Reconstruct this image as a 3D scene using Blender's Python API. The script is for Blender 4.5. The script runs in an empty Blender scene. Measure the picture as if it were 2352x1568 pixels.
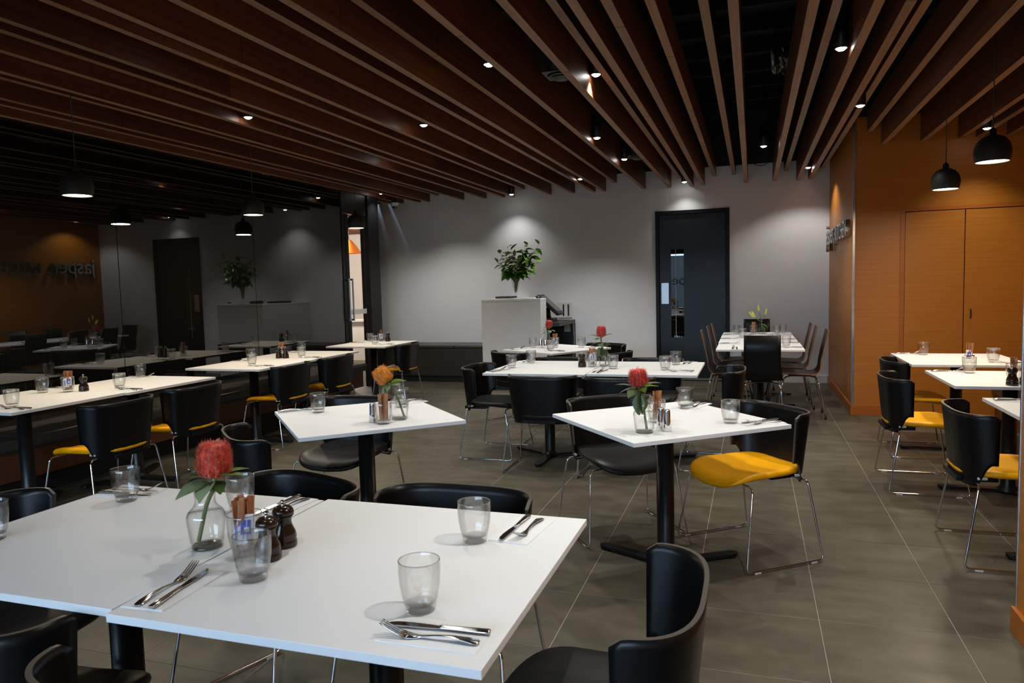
import bpy, bmesh, math, random
from mathutils import Vector, Matrix
R = math.radians
PI = math.pi
random.seed(7)
sc = bpy.context.scene
COL = sc.collection

# ------------------------------------------------------------------ camera, world, exposure
sc.view_settings.view_transform = 'Standard'
sc.view_settings.look = 'None'
sc.view_settings.exposure = 0.0
sc.view_settings.gamma = 1.0
sc.view_settings.use_curve_mapping = False
try:
    sc.cycles.use_denoising = True
    sc.cycles.denoiser = 'OPENIMAGEDENOISE'
    sc.cycles.max_bounces = 8
    sc.cycles.diffuse_bounces = 4
    sc.cycles.glossy_bounces = 4
    sc.cycles.transmission_bounces = 8
    sc.cycles.transparent_max_bounces = 24
    sc.cycles.caustics_reflective = False
    sc.cycles.caustics_refractive = False
    sc.cycles.sample_clamp_indirect = 4.0
except Exception:
    pass

def make_camera():
    cd = bpy.data.cameras.new('camera')
    co = bpy.data.objects.new('camera', cd)
    COL.objects.link(co)
    yaw, pit, rol = -0.320329, 0.0758135, -0.0257132
    cy, sy, cp, sp = math.cos(yaw), math.sin(yaw), math.cos(pit), math.sin(pit)
    fw = Vector((sy*cp, cy*cp, -sp)); rt = Vector((cy, -sy, 0)); up = rt.cross(fw)
    c, s = math.cos(rol), math.sin(rol)
    r2 = c*rt + s*up; u2 = -s*rt + c*up; bk = -fw
    co.matrix_world = Matrix(((r2.x, u2.x, bk.x, 0), (r2.y, u2.y, bk.y, 0), (r2.z, u2.z, bk.z, 1.41), (0, 0, 0, 1)))
    cd.sensor_fit = 'HORIZONTAL'; cd.sensor_width = 36.0
    cd.lens = 1672.15/2352*36
    cd.clip_start = 0.05; cd.clip_end = 200
    cd.dof.use_dof = True; cd.dof.focus_distance = 5.5; cd.dof.aperture_fstop = 11
    sc.camera = co
make_camera()

world = bpy.data.worlds.new('overcast_sky'); sc.world = world
world.use_nodes = True
world.node_tree.nodes['Background'].inputs[0].default_value = (0.55, 0.72, 1.0, 1)
world.node_tree.nodes['Background'].inputs[1].default_value = 17.0

SPOT_W = 70.0
PENDANT_W = 15.0
LAMP_COL = (1.0, 0.975, 0.925)
PEND_COL = (1.0, 0.80, 0.55)

# ------------------------------------------------------------------ materials
def new_mat(name):
    m = bpy.data.materials.new(name); m.use_nodes = True
    return m, m.node_tree.nodes, m.node_tree.links

def pbr(name, col, rough=0.5, metal=0.0, spec=0.5, ior=1.5, coat=0.0, emit=None, estr=0.0, vary=0.0, bump=0.0, bscale=60):
    m, n, l = new_mat(name)
    b = n['Principled BSDF']
    b.inputs['Base Color'].default_value = (*col, 1)
    b.inputs['Roughness'].default_value = rough
    b.inputs['Metallic'].default_value = metal
    b.inputs['Specular IOR Level'].default_value = spec
    b.inputs['IOR'].default_value = ior
    b.inputs['Coat Weight'].default_value = coat
    if emit:
        b.inputs['Emission Color'].default_value = (*emit, 1); b.inputs['Emission Strength'].default_value = estr
    if vary or bump:
        tc = n.new('ShaderNodeTexCoord'); nz = n.new('ShaderNodeTexNoise')
        nz.inputs['Scale'].default_value = bscale; nz.inputs['Detail'].default_value = 3
        l.new(tc.outputs['Object'], nz.inputs['Vector'])
        if vary:
            mx = n.new('ShaderNodeMix'); mx.data_type = 'RGBA'
            mx.inputs[6].default_value = (*[c*(1-vary) for c in col], 1)
            mx.inputs[7].default_value = (*[min(1, c*(1+vary)) for c in col], 1)
            l.new(nz.outputs['Fac'], mx.inputs[0]); l.new(mx.outputs[2], b.inputs['Base Color'])
        if bump:
            bp = n.new('ShaderNodeBump'); bp.inputs['Strength'].default_value = bump; bp.inputs['Distance'].default_value = 0.002
            l.new(nz.outputs['Fac'], bp.inputs['Height']); l.new(bp.outputs['Normal'], b.inputs['Normal'])
    return m

def grain(name, c0, c1, scale, rough=0.45, rand=0.0, contrast=(0.3, 0.7), spec=0.5):
    """wood-like grain: noise stretched by `scale`, world position, optional per-object tone"""
    m, n, l = new_mat(name); b = n['Principled BSDF']
    g = n.new('ShaderNodeNewGeometry'); mp = n.new('ShaderNodeMapping'); mp.inputs['Scale'].default_value = scale
    nz = n.new('ShaderNodeTexNoise'); nz.inputs['Scale'].default_value = 1.0; nz.inputs['Detail'].default_value = 6; nz.inputs['Roughness'].default_value = 0.65
    cr = n.new('ShaderNodeValToRGB')
    cr.color_ramp.elements[0].position = contrast[0]; cr.color_ramp.elements[1].position = contrast[1]
    cr.color_ramp.elements[0].color = (*c0, 1); cr.color_ramp.elements[1].color = (*c1, 1)
    l.new(g.outputs['Position'], mp.inputs['Vector']); l.new(mp.outputs['Vector'], nz.inputs['Vector']); l.new(nz.outputs['Fac'], cr.inputs['Fac'])
    out = cr.outputs['Color']
    if rand:
        oi = n.new('ShaderNodeObjectInfo'); mr = n.new('ShaderNodeMapRange')
        mr.inputs['To Min'].default_value = 1-rand; mr.inputs['To Max'].default_value = 1+rand
        vm = n.new('ShaderNodeVectorMath'); vm.operation = 'SCALE'
        l.new(oi.outputs['Random'], mr.inputs['Value']); l.new(out, vm.inputs[0]); l.new(mr.outputs['Result'], vm.inputs['Scale'])
        out = vm.outputs['Vector']
    l.new(out, b.inputs['Base Color'])
    b.inputs['Roughness'].default_value = rough; b.inputs['Specular IOR Level'].default_value = spec
    return m

def thin_glass(name, tint=(0.97, 0.98, 0.97), ior=1.45, rough=0.0, boost=1.0, edge=0.8):
    """clear thin glass: transparent body with Fresnel reflection"""
    m, n, l = new_mat(name)
    n.remove(n['Principled BSDF'])
    t = n.new('ShaderNodeBsdfTransparent'); t.inputs[0].default_value = (*tint, 1)
    g = n.new('ShaderNodeBsdfGlossy'); g.inputs['Roughness'].default_value = rough; g.inputs['Color'].default_value = (1, 1, 1, 1)
    lw = n.new('ShaderNodeLayerWeight'); lw.inputs['Blend'].default_value = 0.5
    f0 = ((ior-1)/(ior+1))**2
    pw = n.new('ShaderNodeMath'); pw.operation = 'POWER'; pw.inputs[1].default_value = 5.0
    ma = n.new('ShaderNodeMath'); ma.operation = 'MULTIPLY_ADD'; ma.inputs[1].default_value = 0.6*boost; ma.inputs[2].default_value = f0*boost
    mx = n.new('ShaderNodeMixShader')
    p3 = n.new('ShaderNodeMath'); p3.operation = 'POWER'; p3.inputs[1].default_value = 3.0
    tm = n.new('ShaderNodeMix'); tm.data_type = 'RGBA'; tm.inputs[6].default_value = (*tint, 1); tm.inputs[7].default_value = (*[c*edge for c in tint], 1)
    l.new(lw.outputs['Facing'], p3.inputs[0]); l.new(p3.outputs[0], tm.inputs[0]); l.new(tm.outputs[2], t.inputs[0])
    l.new(lw.outputs['Facing'], pw.inputs[0]); l.new(pw.outputs[0], ma.inputs[0]); l.new(ma.outputs[0], mx.inputs[0]); l.new(t.outputs[0], mx.inputs[1]); l.new(g.outputs[0], mx.inputs[2])
    l.new(mx.outputs[0], n['Material Output'].inputs[0])
    return m

def solid_glass(name, col=(0.95, 0.97, 0.95), ior=1.45):
    m, n, l = new_mat(name); b = n['Principled BSDF']
    b.inputs['Base Color'].default_value = (*col, 1); b.inputs['Roughness'].default_value = 0.02
    b.inputs['IOR'].default_value = ior; b.inputs['Transmission Weight'].default_value = 1.0
    return m

def emitter(name, col, s):
    m, n, l = new_mat(name); n.remove(n['Principled BSDF'])
    e = n.new('ShaderNodeEmission'); e.inputs[0].default_value = (*col, 1); e.inputs[1].default_value = s
    l.new(e.outputs[0], n['Material Output'].inputs[0]); return m

M = {}
M['white_wall'] = pbr('white_wall_paint', (0.79, 0.80, 0.82), 0.7, vary=0.015, bump=0.05, bscale=25)
M['black_wall'] = pbr('black_wall_paint', (0.012, 0.012, 0.012), 0.6)
M['black_glass'] = pbr('black_tinted_glass', (0.004, 0.0045, 0.004), 0.0, spec=0.5, ior=2.0)
M['plenum'] = pbr('plenum_black', (0.006, 0.006, 0.006), 0.8, vary=0.3, bscale=3)
M['slat'] = grain('slat_timber', (0.072, 0.022, 0.0075), (0.165, 0.055, 0.020), (22, 1.2, 40), 0.45, rand=0.3, spec=0.3)
M['slat_lit_under'] = grain('slat_timber_lit_under', (0.22, 0.110, 0.053), (0.36, 0.195, 0.105), (60, 1.5, 40), 0.5, rand=0.12, spec=0.3)  # same timber, lighter: floor bounce light on the undersides put into the colour
M['laminate'] = grain('orange_laminate', (0.40, 0.128, 0.010), (0.50, 0.185, 0.018), (1.6, 1.6, 55), 0.42, rand=0.03)
M['laminate_trim'] = grain('orange_laminate_trim', (0.36, 0.095, 0.010), (0.43, 0.13, 0.015), (1.6, 1.6, 60), 0.4)
M['bench_wood'] = grain('bench_timber', (0.10, 0.030, 0.009), (0.16, 0.052, 0.017), (3, 3, 50), 0.45)
M['grout'] = pbr('grout', (0.30, 0.275, 0.225), 0.8)
M['table_white'] = pbr('white_table_laminate', (0.79, 0.79, 0.775), 0.5, spec=0.35)
M['table_edge'] = pbr('white_table_edge', (0.62, 0.62, 0.62), 0.4)
M['black_metal'] = pbr('black_powder_coat', (0.008, 0.008, 0.009), 0.35, spec=0.4)
M['ply_black'] = pbr('black_stained_ply', (0.004, 0.004, 0.0045), 0.34, spec=0.28, bump=0.03, bscale=150)
M['ply_edge'] = pbr('ply_edge_dark', (0.075, 0.062, 0.048), 0.4)
M['ply_edge_brown'] = pbr('ply_edge_brown', (0.26, 0.10, 0.03), 0.45)
M['vinyl_black'] = pbr('black_vinyl', (0.012, 0.0118, 0.0108), 0.42, spec=0.35, bump=0.08, bscale=220)
M['vinyl_yellow'] = pbr('yellow_vinyl', (0.92, 0.41, 0.002), 0.42, spec=0.25, bump=0.06, bscale=220)
M['vinyl_bench'] = pbr('charcoal_bench_vinyl', (0.042, 0.040, 0.038), 0.36, spec=0.55, bump=0.1, bscale=120)
M['chrome'] = pbr('chrome', (0.78, 0.78, 0.80), 0.08, metal=1.0)
M['steel'] = pbr('brushed_steel', (0.56, 0.57, 0.58), 0.26, metal=1.0)
M['cutlery'] = pbr('polished_cutlery', (0.66, 0.65, 0.63), 0.14, metal=1.0)
M['grey_plastic'] = pbr('grey_plastic', (0.5, 0.5, 0.48), 0.45)
M['white_plastic'] = pbr('white_plastic', (0.72, 0.72, 0.72), 0.4)
M['black_plastic'] = pbr('black_plastic', (0.012, 0.012, 0.013), 0.4)
M['screen'] = pbr('terminal_screen', (0.10, 0.10, 0.10), 0.35)
M['glass'] = thin_glass('clear_glass', (0.992, 0.994, 0.992), 1.45, edge=0.72)
M['glass_rim'] = thin_glass('glass_rim', (0.9, 0.92, 0.9), 1.6, boost=3.0, edge=0.7)
def sparkle_glass(name, mix, *args):
    m = thin_glass(name, *args); n, l = m.node_tree.nodes, m.node_tree.links
    out = n['Material Output']; src = out.inputs[0].links[0].from_socket
    g = n.new('ShaderNodeBsdfGlass'); g.inputs['IOR'].default_value = 1.5; g.inputs['Roughness'].default_value = 0.0
    mx = n.new('ShaderNodeMixShader'); mx.inputs[0].default_value = mix
    l.new(src, mx.inputs[1]); l.new(g.outputs[0], mx.inputs[2]); l.new(mx.outputs[0], out.inputs[0]); return m
M['glass_base'] = sparkle_glass('thick_clear_glass', 0.12, (0.98, 0.985, 0.98), 1.5, 0.0, 2.2, 0.8)
M['tumbler_glass'] = sparkle_glass('tumbler_glass', 0.14, (0.992, 0.994, 0.992), 1.45, 0.0, 1.2, 0.75)
M['water'] = thin_glass('still_water', (0.985, 0.99, 0.98), 1.33)
M['clear_pane'] = thin_glass('clear_pane', (0.93, 0.96, 0.95), 1.5)
M['frosted'] = pbr('frosted_band', (0.7, 0.78, 0.76), 0.6)
M['napkin'] = pbr('white_paper', (0.80, 0.80, 0.79), 0.9, bump=0.15, bscale=300)
M['kraft'] = grain('kraft_sachet', (0.33, 0.13, 0.05), (0.46, 0.20, 0.09), (30, 30, 60), 0.6, rand=0.25)
M['sachet_white'] = pbr('white_sachet_paper', (0.82, 0.83, 0.84), 0.55)
M['sachet_blue'] = pbr('blue_print', (0.05, 0.10, 0.48), 0.5)
M['sachet_red'] = pbr('red_print', (0.55, 0.08, 0.05), 0.5)
M['mill'] = grain('dark_mill_wood', (0.010, 0.0045, 0.0022), (0.028, 0.012, 0.0055), (50, 50, 8), 0.2)
M['pend_out'] = pbr('pendant_black', (0.016, 0.0155, 0.012), 0.6)
M['pend_in'] = pbr('pendant_white_inside', (0.85, 0.82, 0.75), 0.5)
M['lens'] = emitter('spot_lens_light', (1.0, 0.97, 0.92), 30.0)
M['pend_light'] = emitter('pendant_disc_light', (1.0, 0.92, 0.78), 5.5)
M['door_black'] = pbr('black_door_paint', (0.010, 0.0105, 0.013), 0.33, spec=0.45)
M['frame_black'] = pbr('black_frame', (0.006, 0.006, 0.0065), 0.4, spec=0.25)
M['foil'] = pbr('silver_foil', (0.4, 0.4, 0.38), 0.3, metal=1.0)
M['duct_grey'] = pbr('diffuser_grey', (0.09, 0.09, 0.085), 0.5)
M['orange_shade'] = pbr('orange_shade', (0.9, 0.22, 0.03), 0.5, emit=(1.0, 0.22, 0.03), estr=0.25)
M['leaf'] = pbr('glossy_leaf', (0.14, 0.30, 0.035), 0.3, vary=0.35, bscale=9)
M['leaf_pale'] = pbr('pale_leaf', (0.34, 0.42, 0.13), 0.45, vary=0.2, bscale=20)
M['leaf_grey'] = pbr('grey_green_leaf', (0.27, 0.34, 0.17), 0.5, vary=0.25, bscale=25)
M['leaf_dark'] = pbr('dark_leaf', (0.06, 0.13, 0.03), 0.4, vary=0.3, bscale=25)
M['stem'] = pbr('green_stem', (0.16, 0.20, 0.07), 0.5)
M['stem_brown'] = pbr('brown_stem', (0.16, 0.12, 0.06), 0.6)
M['lily_bud'] = pbr('lily_bud', (0.70, 0.72, 0.16), 0.45, vary=0.15, bscale=20)
M['outside'] = pbr('outside_asphalt', (0.07, 0.07, 0.08), 0.9)
M['facade'] = pbr('outside_facade', (0.045, 0.05, 0.05), 0.9)
M['room_wall'] = pbr('room_beyond_wall', (0.72, 0.63, 0.57), 0.8)
M['room_white'] = pbr('room_beyond_white', (0.75, 0.74, 0.72), 0.8)
M['letter_white'] = pbr('white_window_lettering', (0.85, 0.85, 0.85), 0.6)
M['black_rubber'] = pbr('black_rubber', (0.008, 0.008, 0.008), 0.7)

def flower_mat(name, c0, c1, tip):
    m, n, l = new_mat(name); b = n['Principled BSDF']
    tc = n.new('ShaderNodeTexCoord'); wv = n.new('ShaderNodeTexNoise'); wv.inputs['Scale'].default_value = 60
    cr = n.new('ShaderNodeValToRGB'); e = cr.color_ramp.elements
    e[0].position = 0.35; e[0].color = (*c0, 1); e[1].position = 0.6; e[1].color = (*c1, 1)
    x = e.new(0.72); x.color = (*tip, 1)
    l.new(tc.outputs['Object'], wv.inputs['Vector']); l.new(wv.outputs['Fac'], cr.inputs['Fac'])
    l.new(cr.outputs['Color'], b.inputs['Base Color']); b.inputs['Roughness'].default_value = 0.6
    return m
M['banksia_red'] = flower_mat('banksia_red', (0.42, 0.02, 0.015), (0.72, 0.06, 0.03), (0.7, 0.25, 0.2))
M['banksia_fire'] = flower_mat('banksia_fire', (0.62, 0.05, 0.01), (0.85, 0.17, 0.015), (0.85, 0.30, 0.05))
M['banksia_orange'] = flower_mat('banksia_orange', (0.70, 0.22, 0.01), (0.85, 0.33, 0.015), (0.75, 0.4, 0.1))
M['bristle_pale'] = pbr('pale_bristle', (0.62, 0.36, 0.36), 0.6)
M['bristle_mauve'] = pbr('mauve_bristle', (0.45, 0.25, 0.22), 0.6)

def tile_mat():
    m, n, l = new_mat('grey_brown_floor_tile'); b = n['Principled BSDF']
    g = n.new('ShaderNodeNewGeometry')
    nz = n.new('ShaderNodeTexNoise'); nz.inputs['Scale'].default_value = 3.0; nz.inputs['Detail'].default_value = 8; nz.inputs['Roughness'].default_value = 0.62
    mp = n.new('ShaderNodeMapping'); mp.inputs['Scale'].default_value = (1.0, 2.2, 1)
    cr = n.new('ShaderNodeValToRGB'); e = cr.color_ramp.elements
    e[0].position = 0.3; e[0].color = (0.058, 0.051, 0.035, 1); e[1].position = 0.70; e[1].color = (0.112, 0.101, 0.070, 1)
    oi = n.new('ShaderNodeObjectInfo'); mr = n.new('ShaderNodeMapRange'); mr.inputs['To Min'].default_value = 0.93; mr.inputs['To Max'].default_value = 1.07
    vm = n.new('ShaderNodeVectorMath'); vm.operation = 'SCALE'
    l.new(g.outputs['Position'], mp.inputs['Vector']); l.new(mp.outputs['Vector'], nz.inputs['Vector']); l.new(nz.outputs['Fac'], cr.inputs['Fac'])
    l.new(oi.outputs['Random'], mr.inputs['Value']); l.new(cr.outputs['Color'], vm.inputs[0]); l.new(mr.outputs['Result'], vm.inputs['Scale'])
    l.new(vm.outputs['Vector'], b.inputs['Base Color'])
    n2 = n.new('ShaderNodeTexNoise'); n2.inputs['Scale'].default_value = 11; n2.inputs['Detail'].default_value = 4
    b.inputs['Specular IOR Level'].default_value = 0.3
    r2 = n.new('ShaderNodeMapRange'); r2.inputs['To Min'].default_value = 0.30; r2.inputs['To Max'].default_value = 0.52
    l.new(g.outputs['Position'], n2.inputs['Vector']); l.new(n2.outputs['Fac'], r2.inputs['Value']); l.new(r2.outputs['Result'], b.inputs['Roughness'])
    return m
M['tile'] = tile_mat()

# ------------------------------------------------------------------ mesh helpers
def BM(): return bmesh.new()

def add_box(bm, x0, x1, y0, y1, z0, z1, mi=0, bev=0.0):
    vs = [bm.verts.new((x, y, z)) for z in (z0, z1) for y in (y0, y1) for x in (x0, x1)]
    fs = [bm.faces.new([vs[i] for i in q]) for q in ((0, 2, 3, 1), (4, 5, 7, 6), (0, 1, 5, 4), (2, 6, 7, 3), (0, 4, 6, 2), (1, 3, 7, 5))]
    for f in fs: f.material_index = mi
    if bev:
        es = list({e for f in fs for e in f.edges})
        r = bmesh.ops.bevel(bm, geom=es, offset=bev, segments=2, profile=0.6, affect='EDGES')
        for f in r['faces']: f.material_index = mi
    return vs

def add_lathe(bm, prof, n=24, c=(0, 0, 0), mi=0, cap0=False, cap1=False, smooth=True):
    rings = []
    for r, z in prof:
        if r < 1e-6:
            rings.append([bm.verts.new((c[0], c[1], c[2]+z))])
        else:
            rings.append([bm.verts.new((c[0]+r*math.cos(2*PI*i/n), c[1]+r*math.sin(2*PI*i/n), c[2]+z)) for i in range(n)])
    for a, b in zip(rings, rings[1:]):
        for i in range(n):
            j = (i+1) % n
            if len(a) == 1 and len(b) == 1: continue
            if len(a) == 1: f = bm.faces.new((a[0], b[j], b[i]))
            elif len(b) == 1: f = bm.faces.new((a[i], a[j], b[0]))
            else: f = bm.faces.new((a[i], a[j], b[j], b[i]))
            f.material_index = mi; f.smooth = smooth
    if cap0 and len(rings[0]) > 1:
        f = bm.faces.new(list(reversed(rings[0]))); f.material_index = mi
    if cap1 and len(rings[-1]) > 1:
        f = bm.faces.new(rings[-1]); f.material_index = mi

def fillet(pts, r, seg=5):
    pts = [Vector(p) for p in pts]; out = [pts[0]]
    for i in range(1, len(pts)-1):
        a, b, c = pts[i-1], pts[i], pts[i+1]
        u, v = (a-b), (c-b); d = min(r, u.length*0.45, v.length*0.45)
        p, q = b+u.normalized()*d, b+v.normalized()*d
        for k in range(seg+1):
            t = k/seg; out.append((1-t)**2*p + 2*t*(1-t)*b + t*t*q)
    out.append(pts[-1]); return out

def add_tube(bm, pts, r, n=8, mi=0, cap=True):
    pts = [Vector(p) for p in pts]; rad = r if isinstance(r, (list, tuple)) else [r]*len(pts)
    rings = []; prev = None
    for i, p in enumerate(pts):
        t = (pts[min(i+1, len(pts)-1)] - pts[max(i-1, 0)]).normalized()
        if prev is None:
            a = Vector((0, 0, 1)) if abs(t.z) < 0.9 else Vector((1, 0, 0))
            u = t.cross(a).normalized()
        else:
            u = (prev - t*prev.dot(t)).normalized()
        prev = u; v = t.cross(u)
        rings.append([bm.verts.new(p + rad[i]*(math.cos(2*PI*k/n)*u + math.sin(2*PI*k/n)*v)) for k in range(n)])
    for a, b in zip(rings, rings[1:]):
        for k in range(n):
            f = bm.faces.new((a[k], a[(k+1) % n], b[(k+1) % n], b[k])); f.smooth = True; f.material_index = mi
    if cap:
        for rr in (list(reversed(rings[0])), rings[-1]):
            f = bm.faces.new(rr); f.material_index = mi

def add_grid(bm, rows, mi=0, smooth=True, close=False):
    g = [[bm.verts.new(p) for p in r] for r in rows]
    for a, b in zip(g, g[1:]):
        m = len(a)
        for k in range(m if close else m-1):
            f = bm.faces.new((a[k], a[(k+1) % m], b[(k+1) % m], b[k])); f.smooth = smooth; f.material_index = mi
    return g

def add_prism(bm, outline, z0, z1, mi=0, side=None):
    lo = [bm.verts.new((x, y, z0)) for x, y in outline]; hi = [bm.verts.new((x, y, z1)) for x, y in outline]
    f = bm.faces.new(list(reversed(lo))); f.material_index = mi
    f = bm.faces.new(hi); f.material_index = mi
    n = len(lo)
    for i in range(n):
        f = bm.faces.new((lo[i], lo[(i+1) % n], hi[(i+1) % n], hi[i])); f.material_index = mi if side is None else side

def mobj(name, bm, mats, parent=None, loc=None, recalc=True):
    if recalc: bmesh.ops.recalc_face_normals(bm, faces=bm.faces)
    me = bpy.data.meshes.new(name); bm.to_mesh(me); bm.free()
    for m in (mats if isinstance(mats, (list, tuple)) else [mats]): me.materials.append(M[m])
    o = bpy.data.objects.new(name, me); COL.objects.link(o)
    if parent: o.parent = parent
    if loc: o.location = loc
    return o

def inst(name, me, parent=None, loc=(0, 0, 0), rot=(0, 0, 0)):
    o = bpy.data.objects.new(name, me); COL.objects.link(o)
    o.location = loc; o.rotation_euler = rot
    if parent: o.parent = parent
    return o

def tag(o, label, cat, group=None):
    o['label'] = label; o['category'] = cat
    if group: o['group'] = group
    return o

def thing(name, label, cat, loc=(0, 0, 0), rz=0.0, group=None):
    o = bpy.data.objects.new(name, None); COL.objects.link(o)
    o.location = loc; o.rotation_euler = (0, 0, rz); o.empty_display_size = 0.05
    return tag(o, label, cat, group)

def dup(o, parent=None):
    c = o.copy(); COL.objects.link(c)
    if parent: c.parent = parent
    for ch in list(o.children): dup(ch, c)
    return c

def struct(name, bm, mats, parent=None):
    o = mobj(name, bm, mats, parent)
    if not parent: o['kind'] = 'structure'
    return o

def box_obj(name, b, mat, parent=None, bev=0.0, structure=False):
    bm = BM(); add_box(bm, *b, bev=bev)
    o = mobj(name, bm, mat, parent)
    if structure: o['kind'] = 'structure'
    return o

# ------------------------------------------------------------------ shell
XL, YB, XS, YO = -5.295, 10.57, 0.966, 8.14      # left glass, back wall, side wall, orange wall
bm = BM(); add_box(bm, -10.2, 3.0, -3.1, 15.2, -0.12, -0.0016)
floor = struct('floor', bm, 'grout')
TX, TY, TX0, TY0 = 0.508, 0.515, 0.260, 0.585
bm = BM(); add_box(bm, -TX/2+0.0016, TX/2-0.0016, -TY/2+0.0016, TY/2-0.0016, -0.012, 0.0)
top = [f for f in bm.faces if f.normal.z > 0.5 or all(v.co.z > -0.001 for v in f.verts)]
bmesh.ops.bevel(bm, geom=list({e for f in top for e in f.edges}), offset=0.0012, segments=1, affect='EDGES')
tile0 = mobj('tile', bm, 'tile', floor); tme = tile0.data
first = True
near = BM()
for j in range(-7, 28):
    for i in range(-19, 6):
        x, y = TX0+TX*(i+0.5), TY0+TY*(j+0.5)
        if not (-9.6 < x < 2.75 and -3.0 < y < 14.9): continue
        inside = (-5.95 < x < 1.1 and y < 10.75) or (x >= 0.95 and 3.0 < y < 8.35) or (x < -5.7 and y > 8.0)
        if not inside: continue
        if y > 2.3 and y < 10.9 and x > -5.95:
            # cut the pieces that meet a wall so that no tile pokes through it
            if first: tile0.location = (x, y, 0); first = False
            else: inst('tile', tme, floor, (x, y, 0))
        else:
            add_box(near, x-TX/2+0.0016, x+TX/2-0.0016, y-TY/2+0.0016, y+TY/2-0.0016, -0.012, 0.0)
o = mobj('tile_field', near, 'tile', floor); o['kind'] = 'stuff'

# back wall with door opening
bm = BM()
DX0, DX1, DZ = -1.314, -0.303, 2.41
for b in ((-6.05, DX0, YB, YB+0.14, 0, 2.98), (DX1, 1.10, YB, YB+0.14, 0, 2.98), (DX0, DX1, YB, YB+0.14, DZ, 2.98)): add_box(bm, *b)
wall_back = struct('wall_back', bm, 'white_wall')
box_obj('upper_wall', (-6.05, 1.10, YB+0.02, YB+0.14, 2.98, 3.75), 'black_wall', wall_back)
bm = BM()
add_box(bm, DX1+0.0, XS, YB-0.014, YB+0.001, 0, 0.105, bev=0.002)
add_box(bm, -2.3, DX0, YB-0.014, YB+0.001, 0, 0.105, bev=0.002)
struct('baseboard_back', bm, 'white_wall')

# back door
bm = BM()
add_box(bm, DX0, DX0+0.05, YB-0.025, YB+0.10, 0, DZ, bev=0.003); add_box(bm, DX1-0.05, DX1, YB-0.025, YB+0.10, 0, DZ, bev=0.003)
add_box(bm, DX0+0.05, DX1-0.05, YB-0.025, YB+0.10, DZ-0.05, DZ, bev=0.003)
door2 = struct('door_1', bm, 'frame_black')
bm = BM()
vx0, vx1, vz0, vz1 = -1.105, -0.925, 0.62, 1.87
for b in ((DX0+0.055, vx0, YB+0.012, YB+0.055, 0.012, DZ-0.055), (vx1, DX1-0.055, YB+0.012, YB+0.055, 0.012, DZ-0.055),
          (vx0, vx1, YB+0.012, YB+0.055, 0.012, vz0), (vx0, vx1, YB+0.012, YB+0.055, vz1, DZ-0.055)): add_box(bm, *b)
leaf = mobj('door_leaf', bm, 'door_black', door2)
box_obj('vision_panel', (vx0, vx1, YB+0.020, YB+0.028, vz0, vz1), 'black_glass', leaf)
box_obj('glazing_strip', (-1.040, -1.034, YB+0.012, YB+0.0205, vz0, vz1), 'grey_plastic', leaf)
o = box_obj('push_plate', (-1.240, -1.135, YB+0.004, YB+0.013, 1.10, 1.40), 'steel', leaf, bev=0.002); o['label'] = 'brushed steel push plate'
box_obj('door_sweep', (DX0+0.08, DX1-0.08, YB+0.004, YB+0.013, 0.012, 0.04), 'steel', leaf)
box_obj('door_lining', (DX0+0.05, DX1-0.05, YB+0.06, YB+0.10, 0.0, DZ-0.05), 'black_wall', door2)

# left wall: black partition faced with tinted glass panels, stopping just under the slats
GE = 8.73
bm = BM(); add_box(bm, -5.42, -5.315, -3.0, GE+0.005, 0, 2.757)
wall_left = struct('wall_left', bm, 'black_wall')
box_obj('upper_wall', (-6.10, -6.05, -3.0, YB+0.14, 2.757, 3.75), 'black_wall', wall_left)
ys = [-2.98, -2.37, -0.52, 1.33, 3.18, 5.03, 6.88, GE]
for a, b in zip(ys, ys[1:]):
    box_obj('glass_panel', (-5.314, XL, a+0.003, b-0.003, 0.02, 2.752), 'black_glass', wall_left, bev=0.001)

# left door: black frame, two stiles, pull handles, glazed opening
bm = BM()
add_box(bm, -5.37, -5.285, GE+0.002, GE+0.022, 0, 2.757, bev=0.002)
add_box(bm, -5.40, -5.262, 9.415, 9.725, 0, 2.757, bev=0.003)
add_box(bm, -5.40, -5.285, GE+0.022, 9.415, 2.462, 2.757, bev=0.003)
door1 = struct('door_2', bm, 'frame_black')
for a, b in ((8.755, 8.838), (8.850, 8.930)):
    box_obj('stile', (-5.375, -5.305, a, b, 0.01, 2.458), 'frame_black', door1, bev=0.003)
for yy in (8.800, 8.890):
    bm = BM(); x0 = -5.305
    add_box(bm, x0+0.055, x0+0.070, yy-0.013, yy+0.013, 0.99, 1.57, bev=0.002)
    for z in (0.99, 1.544): add_box(bm, x0, x0+0.057, yy-0.013, yy+0.013, z, z+0.026, bev=0.002)
    mobj('pull_handle', bm, 'steel', door1)
box_obj('glass_pane', (-5.342, -5.334, 8.932, 9.412, 0.02, 2.458), 'clear_pane', door1)
box_obj('frosted_band', (-5.3335, -5.3315, 8.94, 9.405, 1.07, 1.14), 'frosted', door1)
bm = BM(); add_prism(bm, [(-5.40, 9.66), (-5.37, 9.724), (-5.79, YB), (-5.83, YB)], 0, 2.757); struct('wall_return', bm, 'black_wall')

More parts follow.
